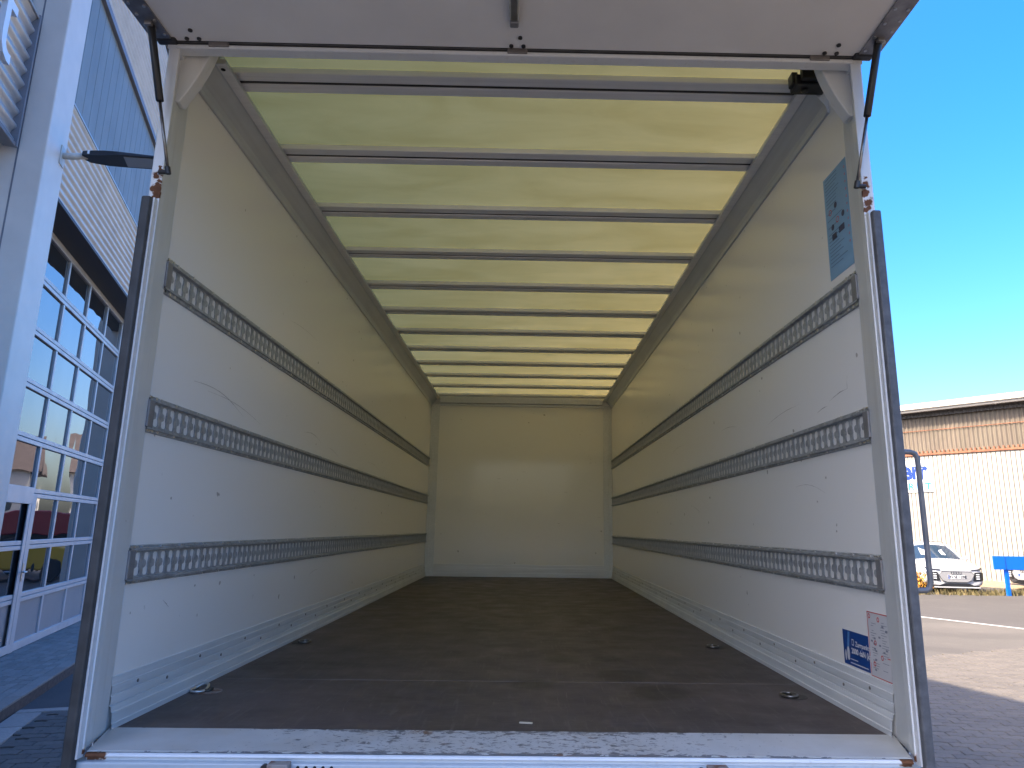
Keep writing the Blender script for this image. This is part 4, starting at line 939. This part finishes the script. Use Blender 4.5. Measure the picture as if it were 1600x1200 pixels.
# ================================================================== CARS
def car(loc, heading, paint, label, plate):
    """local +x is the nose, y the width"""
    c = empty('parked_car', loc, math.atan2(heading[1], heading[0]), label, 'car')
    HW = .945
    def sec(x, w, zb, zm, zt, crown=.03):
        w2 = w * HW
        h = [(0, zb), (w2 * .82, zb), (w2 * .97, zb + .10), (w2, zb + (zm - zb) * .55), (w2 * .985, zm), (w2 * .93, zt - .05), (w2 * .80, zt), (w2 * .4, zt + crown), (0, zt + crown * 1.2)]
        return [(x, y, z) for y, z in h] + [(x, -y, z) for y, z in h[-2:0:-1]]
    st = [(2.405, .70, .25, .45, .66, .0), (2.40, .80, .23, .50, .74, .005), (2.33, .90, .20, .58, .82, .015), (2.12, .955, .19, .66, .90, .03), (1.7, .99, .19, .72, .96, .035), (1.3, 1.0, .2, .78, 1.01, .04), (.95, 1.0, .2, .82, 1.05, .04),
          (.2, .99, .2, .86, 1.06, .01), (-.8, .99, .2, .88, 1.07, .01), (-1.6, .99, .22, .90, 1.08, .01), (-2.1, .95, .26, .88, 1.05, .01), (-2.32, .84, .32, .82, .98, .01)]
    b = MB().loft([sec(*s) for s in st]); body = b.obj('body', paint, c, smooth=True); sb = body.modifiers.new('s', 'SUBSURF'); sb.levels = 1; sb.render_levels = 2
    # greenhouse
    def gs(x, w, z): return [(x, -w, 1.03), (x, -w + .0, 1.05), (x, w, 1.05), (x, w, 1.03)]
    roof = MB().loft([[(x, -w, z - .05), (x, -w * .8, z), (x, 0, z + .025), (x, w * .8, z), (x, w, z - .05), (x, 0, z - .07)] for x, w, z in ((.30, .60, 1.50), (.0, .645, 1.575), (-.6, .66, 1.605), (-1.3, .645, 1.575), (-1.75, .60, 1.49))])
    roof.obj('roof', paint, c, smooth=True)
    ws = MB().loft([[(1.06, -.76, 1.055), (1.06, .76, 1.055)], [(1.12, -.35, 1.07), (1.12, .35, 1.07)]], closed=False, caps=False)
    g1 = MB(); bot = [(.98 + .14 * (1 - (k / 4) ** 2), .79 * k / 4, 1.045) for k in range(-4, 5)]; top = [(.26 + .06 * (1 - (k / 4) ** 2), .58 * k / 4, 1.49 + .03 * (1 - (k / 4) ** 2)) for k in range(-4, 5)]
    g1.loft([bot, top], closed=False, caps=False); g1.obj('windscreen', 'car_glass', c, smooth=True)
    st_ = MB(); 
    for y0, y1 in ((-.50, -.30), (.20, .34)):
        f = lambda y, t: (1.09 - .80 * t - .10 * (y / .8) ** 2 + .006, y * (1 - .2 * t), 1.065 + .44 * t + .012)
        st_.quad(f(y0, .25), f(y1, .25), f(y1, .75), f(y0, .75))
    tag(st_.obj('price_sheet', 'stk_white', c), kind='stuff')
    rw = MB(); rw.loft([[(-2.16, -.74, 1.05), (-2.16, .74, 1.05)], [(-1.74, -.58, 1.48), (-1.74, .58, 1.48)]], closed=False, caps=False); rw.obj('rear_window', 'car_glass', c)
    for s in (-1, 1):
        MB().poly([(.93, s * .80, 1.05), (-2.10, s * .78, 1.06), (-1.72, s * .60, 1.46), (.26, s * .605, 1.47)]).obj('side_window', 'car_glass', c)
        p = MB(); p.tube([(1.0, s * .80, 1.04), (.62, s * .70, 1.30), (.28, s * .60, 1.49)], .035, 8); p.obj('pillar', paint, c, smooth=True)
        p = MB(); p.tube([(-.45, s * .80, 1.05), (-.48, s * .63, 1.54)], .03, 6); p.obj('pillar', 'car_black', c)
        p = MB(); p.tube([(-2.14, s * .77, 1.04), (-1.74, s * .59, 1.48)], .05, 6); p.obj('pillar', paint, c, smooth=True)
        MB().tube([(.1, s * .56, 1.585), (0, s * .56, 1.62), (-1.3, s * .55, 1.625), (-1.5, s * .54, 1.57)], .014, 6).obj('roof_rail', 'chrome', c)
        mr = MB().loft([[(.80, s * .93, 1.02), (.80, s * 1.08, 1.03), (.80, s * 1.08, 1.14), (.80, s * .94, 1.15)], [(.90, s * .94, 1.03), (.89, s * 1.06, 1.04), (.89, s * 1.06, 1.12), (.90, s * .95, 1.13)]]); mr.obj('mirror', paint, c, .01)
        for x in (1.45, -1.42):
            w = MB(); w.tube([(x, s * .74, .345), (x, s * .955, .345)], .345, 24); wo = w.obj('wheel', 'tyre', c, .03)
            q = MB(); q.disc((x, s * .955, .345), (0, s, 0), .235, .006, 20); q.obj('rim', 'rim', wo)
            ar = MB(); ar.tube([(x + .40 * math.cos(t), s * .935, .345 + .40 * math.sin(t)) for t in [math.pi * i / 12 for i in range(13)]], .035, 8); ar.obj('wheel_arch', paint, c, smooth=True)
        hlm = MB().loft([[(2.425, s * .46, .735), (2.40, s * .70, .745), (2.27, s * .865, .765)], [(2.405, s * .46, .765), (2.37, s * .70, .785), (2.16, s * .88, .83)]], closed=False, caps=False); hlm.obj('headlight', 'car_black', c)
        it = MB().loft([[(2.43, s * .50, .40), (2.43, s * .57, .68), (2.30, s * .57, .68), (2.30, s * .50, .40)], [(2.40, s * .74, .40), (2.40, s * .76, .68), (2.25, s * .76, .68), (2.25, s * .74, .40)], [(2.33, s * .845, .43), (2.33, s * .85, .67), (2.2, s * .85, .67), (2.2, s * .845, .43)]]); io = it.obj('side_intake', 'car_black', c)
        hm = MB(); 
        for i in range(3): hm.box(2.42, 2.432, *sorted((s * .60, s * .70)), .46 + .07 * i, .49 + .07 * i)
        hm.obj('headlight_cells', 'headlamp', c)
        tl = MB().prism([(-2.33, s * .45, .80), (-2.33, s * .45, .90), (-2.20, s * .86, .92), (-2.20, s * .86, .80)], (.1, 0, 0)); tl.obj('tail_light', 'lamp_red', c)
    gr = MB(); o_ = [(-.46, .70), (-.54, .60), (-.44, .42), (-.30, .36), (.30, .36), (.44, .42), (.54, .60), (.46, .70)]
    gr.prism([(2.42, y, z) for y, z in o_], (.018, 0, 0)); go = gr.obj('grille', 'car_grille', c, .006)
    gf = MB().tube([(2.436, y, z) for y, z in o_], .012, 6, True); gf.obj('grille_rim', 'chrome', go)
    rg = MB()
    for k in range(4): rg.tube([(2.442, -.112 + .075 * k + .045 * math.cos(a), .655 + .045 * math.sin(a)) for a in [2 * math.pi * i / 16 for i in range(16)]], .0075, 6, True)
    rg.obj('ring_emblem', 'chrome', go)
    MB().box(2.438, 2.446, -.26, .26, .47, .58).obj('number_plate', 'stk_white', go); MB().box(2.4462, 2.448, -.258, -.215, .472, .578).obj('plate_band', 'plate_blue', go)
    t = text_mb(plate, .115, .0008, 1.0, .004, 'CENTER'); t.xf(basis((2.448, -.015, .488), (0, 1, 0), (0, 0, 1), (1, 0, 0)))
    t.xf(Matrix.Identity(4)); t.v = [(x, -y - .03, z) for x, y, z in t.v]; t.v = [(x, -(y), z) for x, y, z in t.v]; t.obj('plate_lettering', 'print_black', go, fix=False)
    li = MB(); li.prism([(2.39, -.60, .23), (2.39, -.36, .325), (2.39, .36, .325), (2.39, .60, .23)], (.045, 0, 0)); li.obj('lower_intake', 'car_black', c)
    MB().prism([(2.38, -.70, .175), (2.38, -.70, .215), (2.38, .70, .215), (2.38, .70, .175)], (.06, 0, 0)).obj('bumper_lip', paint, c, .01)
    MB().box(-2.0, 2.0, -.80, .80, .16, .24).obj('underbody', 'car_black', c)
    c.scale = (.95, .95, .95)
    return c
car((14.0, 22.45, G - .02), (-.18, -.985), 'car_white', 'white crossover car parked nose-out in front of the white warehouse wall', 'FN SE 128E')
car((18.95, 21.75, G - .02), (-1, -.12), 'car_grey', 'dark grey car partly hidden behind the blue board', 'FN AB 12')

# ---- plants by the warehouse
def leaves(name, mat, cx, cy, z, n, rx, ry, h, size, label, cat, blade=False):
    m = MB()
    for i in range(n):
        x, y = cx + random.gauss(0, rx * .5), cy + random.gauss(0, ry * .5)
        if blade:
            a = random.uniform(0, 6.28); hh = h * random.uniform(.4, 1); lx, ly = math.cos(a) * hh * .4, math.sin(a) * hh * .4; w = size
            m.add([(x - w, y, z), (x + w, y, z), (x + lx, y + ly, z + hh)], [(0, 1, 2)])
        else:
            zz = z + h * random.random() ** .8; k = size * random.uniform(.6, 1.4); d = Vector((random.gauss(0, 1), random.gauss(0, 1), random.gauss(0, 1))).normalized(); e = d.orthogonal().normalized(); f = d.cross(e)
            p = Vector((x, y, zz)); m.add([p - e * k, p + f * k * .5, p + e * k, p - f * k * .5], [(0, 1, 2, 3)])
    o = m.obj(name, mat, fix=False); return tag(o, label, cat)
leaves('orange_bush', 'leaf_orange', 12.45, 20.75, G - .02, 900, .5, .5, .62, .045, 'orange dry bush growing beside the front wheel of the white car', 'bush')
w = leaves('roadside_weeds', 'leaf_weed', 14.0, 19.75, G - .02, 420, 1.9, .25, .20, .018, None, None, True); tag(w, kind='stuff')
w = leaves('roadside_weeds', 'leaf_weed', 16.0, 20.3, G - .02, 300, 1.5, .3, .2, .018, None, None, True); tag(w, kind='stuff')

# ================================================================== things mirrored in the gate glass, ahead of the truck
tr2 = empty('trailer', (-6.8, 27.5, G), R(8), 'dark red flat trailer with big wheels mirrored in the gate glass', 'trailer')
MB().box(-3.2, 3.2, -1.1, 1.1, 1.35, 2.15).obj('bed', 'red_paint', tr2, .04)
for x in (-1.9, -.4, 1.6):
    w = MB().tube([(x, -1.15, .62), (x, -.75, .62)], .62, 22).obj('wheel', 'tyre', tr2, .05); MB().disc((x, -1.15, .62), (0, -1, 0), .36, .01, 18).obj('rim', 'rim', w)
MB().box(-3.1, 3.1, -.5, .5, .9, 1.34).obj('chassis', 'car_black', tr2)
yl = empty('loader', (-6.9, 23.6, G), R(8), 'low yellow machine mirrored in the lower panes of the gate', 'machine')
MB().prism([(-1.5, -.8, .35), (-1.6, -.8, .95), (-.4, -.8, 1.15), (1.4, -.8, .95), (1.5, -.8, .35)], (0, 1.6, 0)).obj('body', 'yellow_paint', yl, .05)
for x in (-.95, .95): MB().tube([(x, -.85, .33), (x, .85, .33)], .33, 18).obj('wheel', 'tyre', yl, .04)
for x, y in ((-14, 52), (-4, 55)):
    h = empty('house', (x, y, G), R(5), 'white rendered house with a red tiled roof, mirrored in the gate glass, ' + ('beside the tree' if x < -10 else 'nearer the truck'), 'house')
    MB().box(-4, 4, -3, 3, 0, 5).obj('wall', 'house', h); MB().prism([(-4.3, -3.4, 4.9), (-4.3, 0, 7.6), (-4.3, 3.4, 4.9)], (8.6, 0, 0)).obj('roof', 'tiles', h)
    for wx in (-2.4, 0, 2.4): MB().box(wx - .5, wx + .5, -3.03, -2.99, 2.6, 4.0).obj('window', 'car_glass', h)
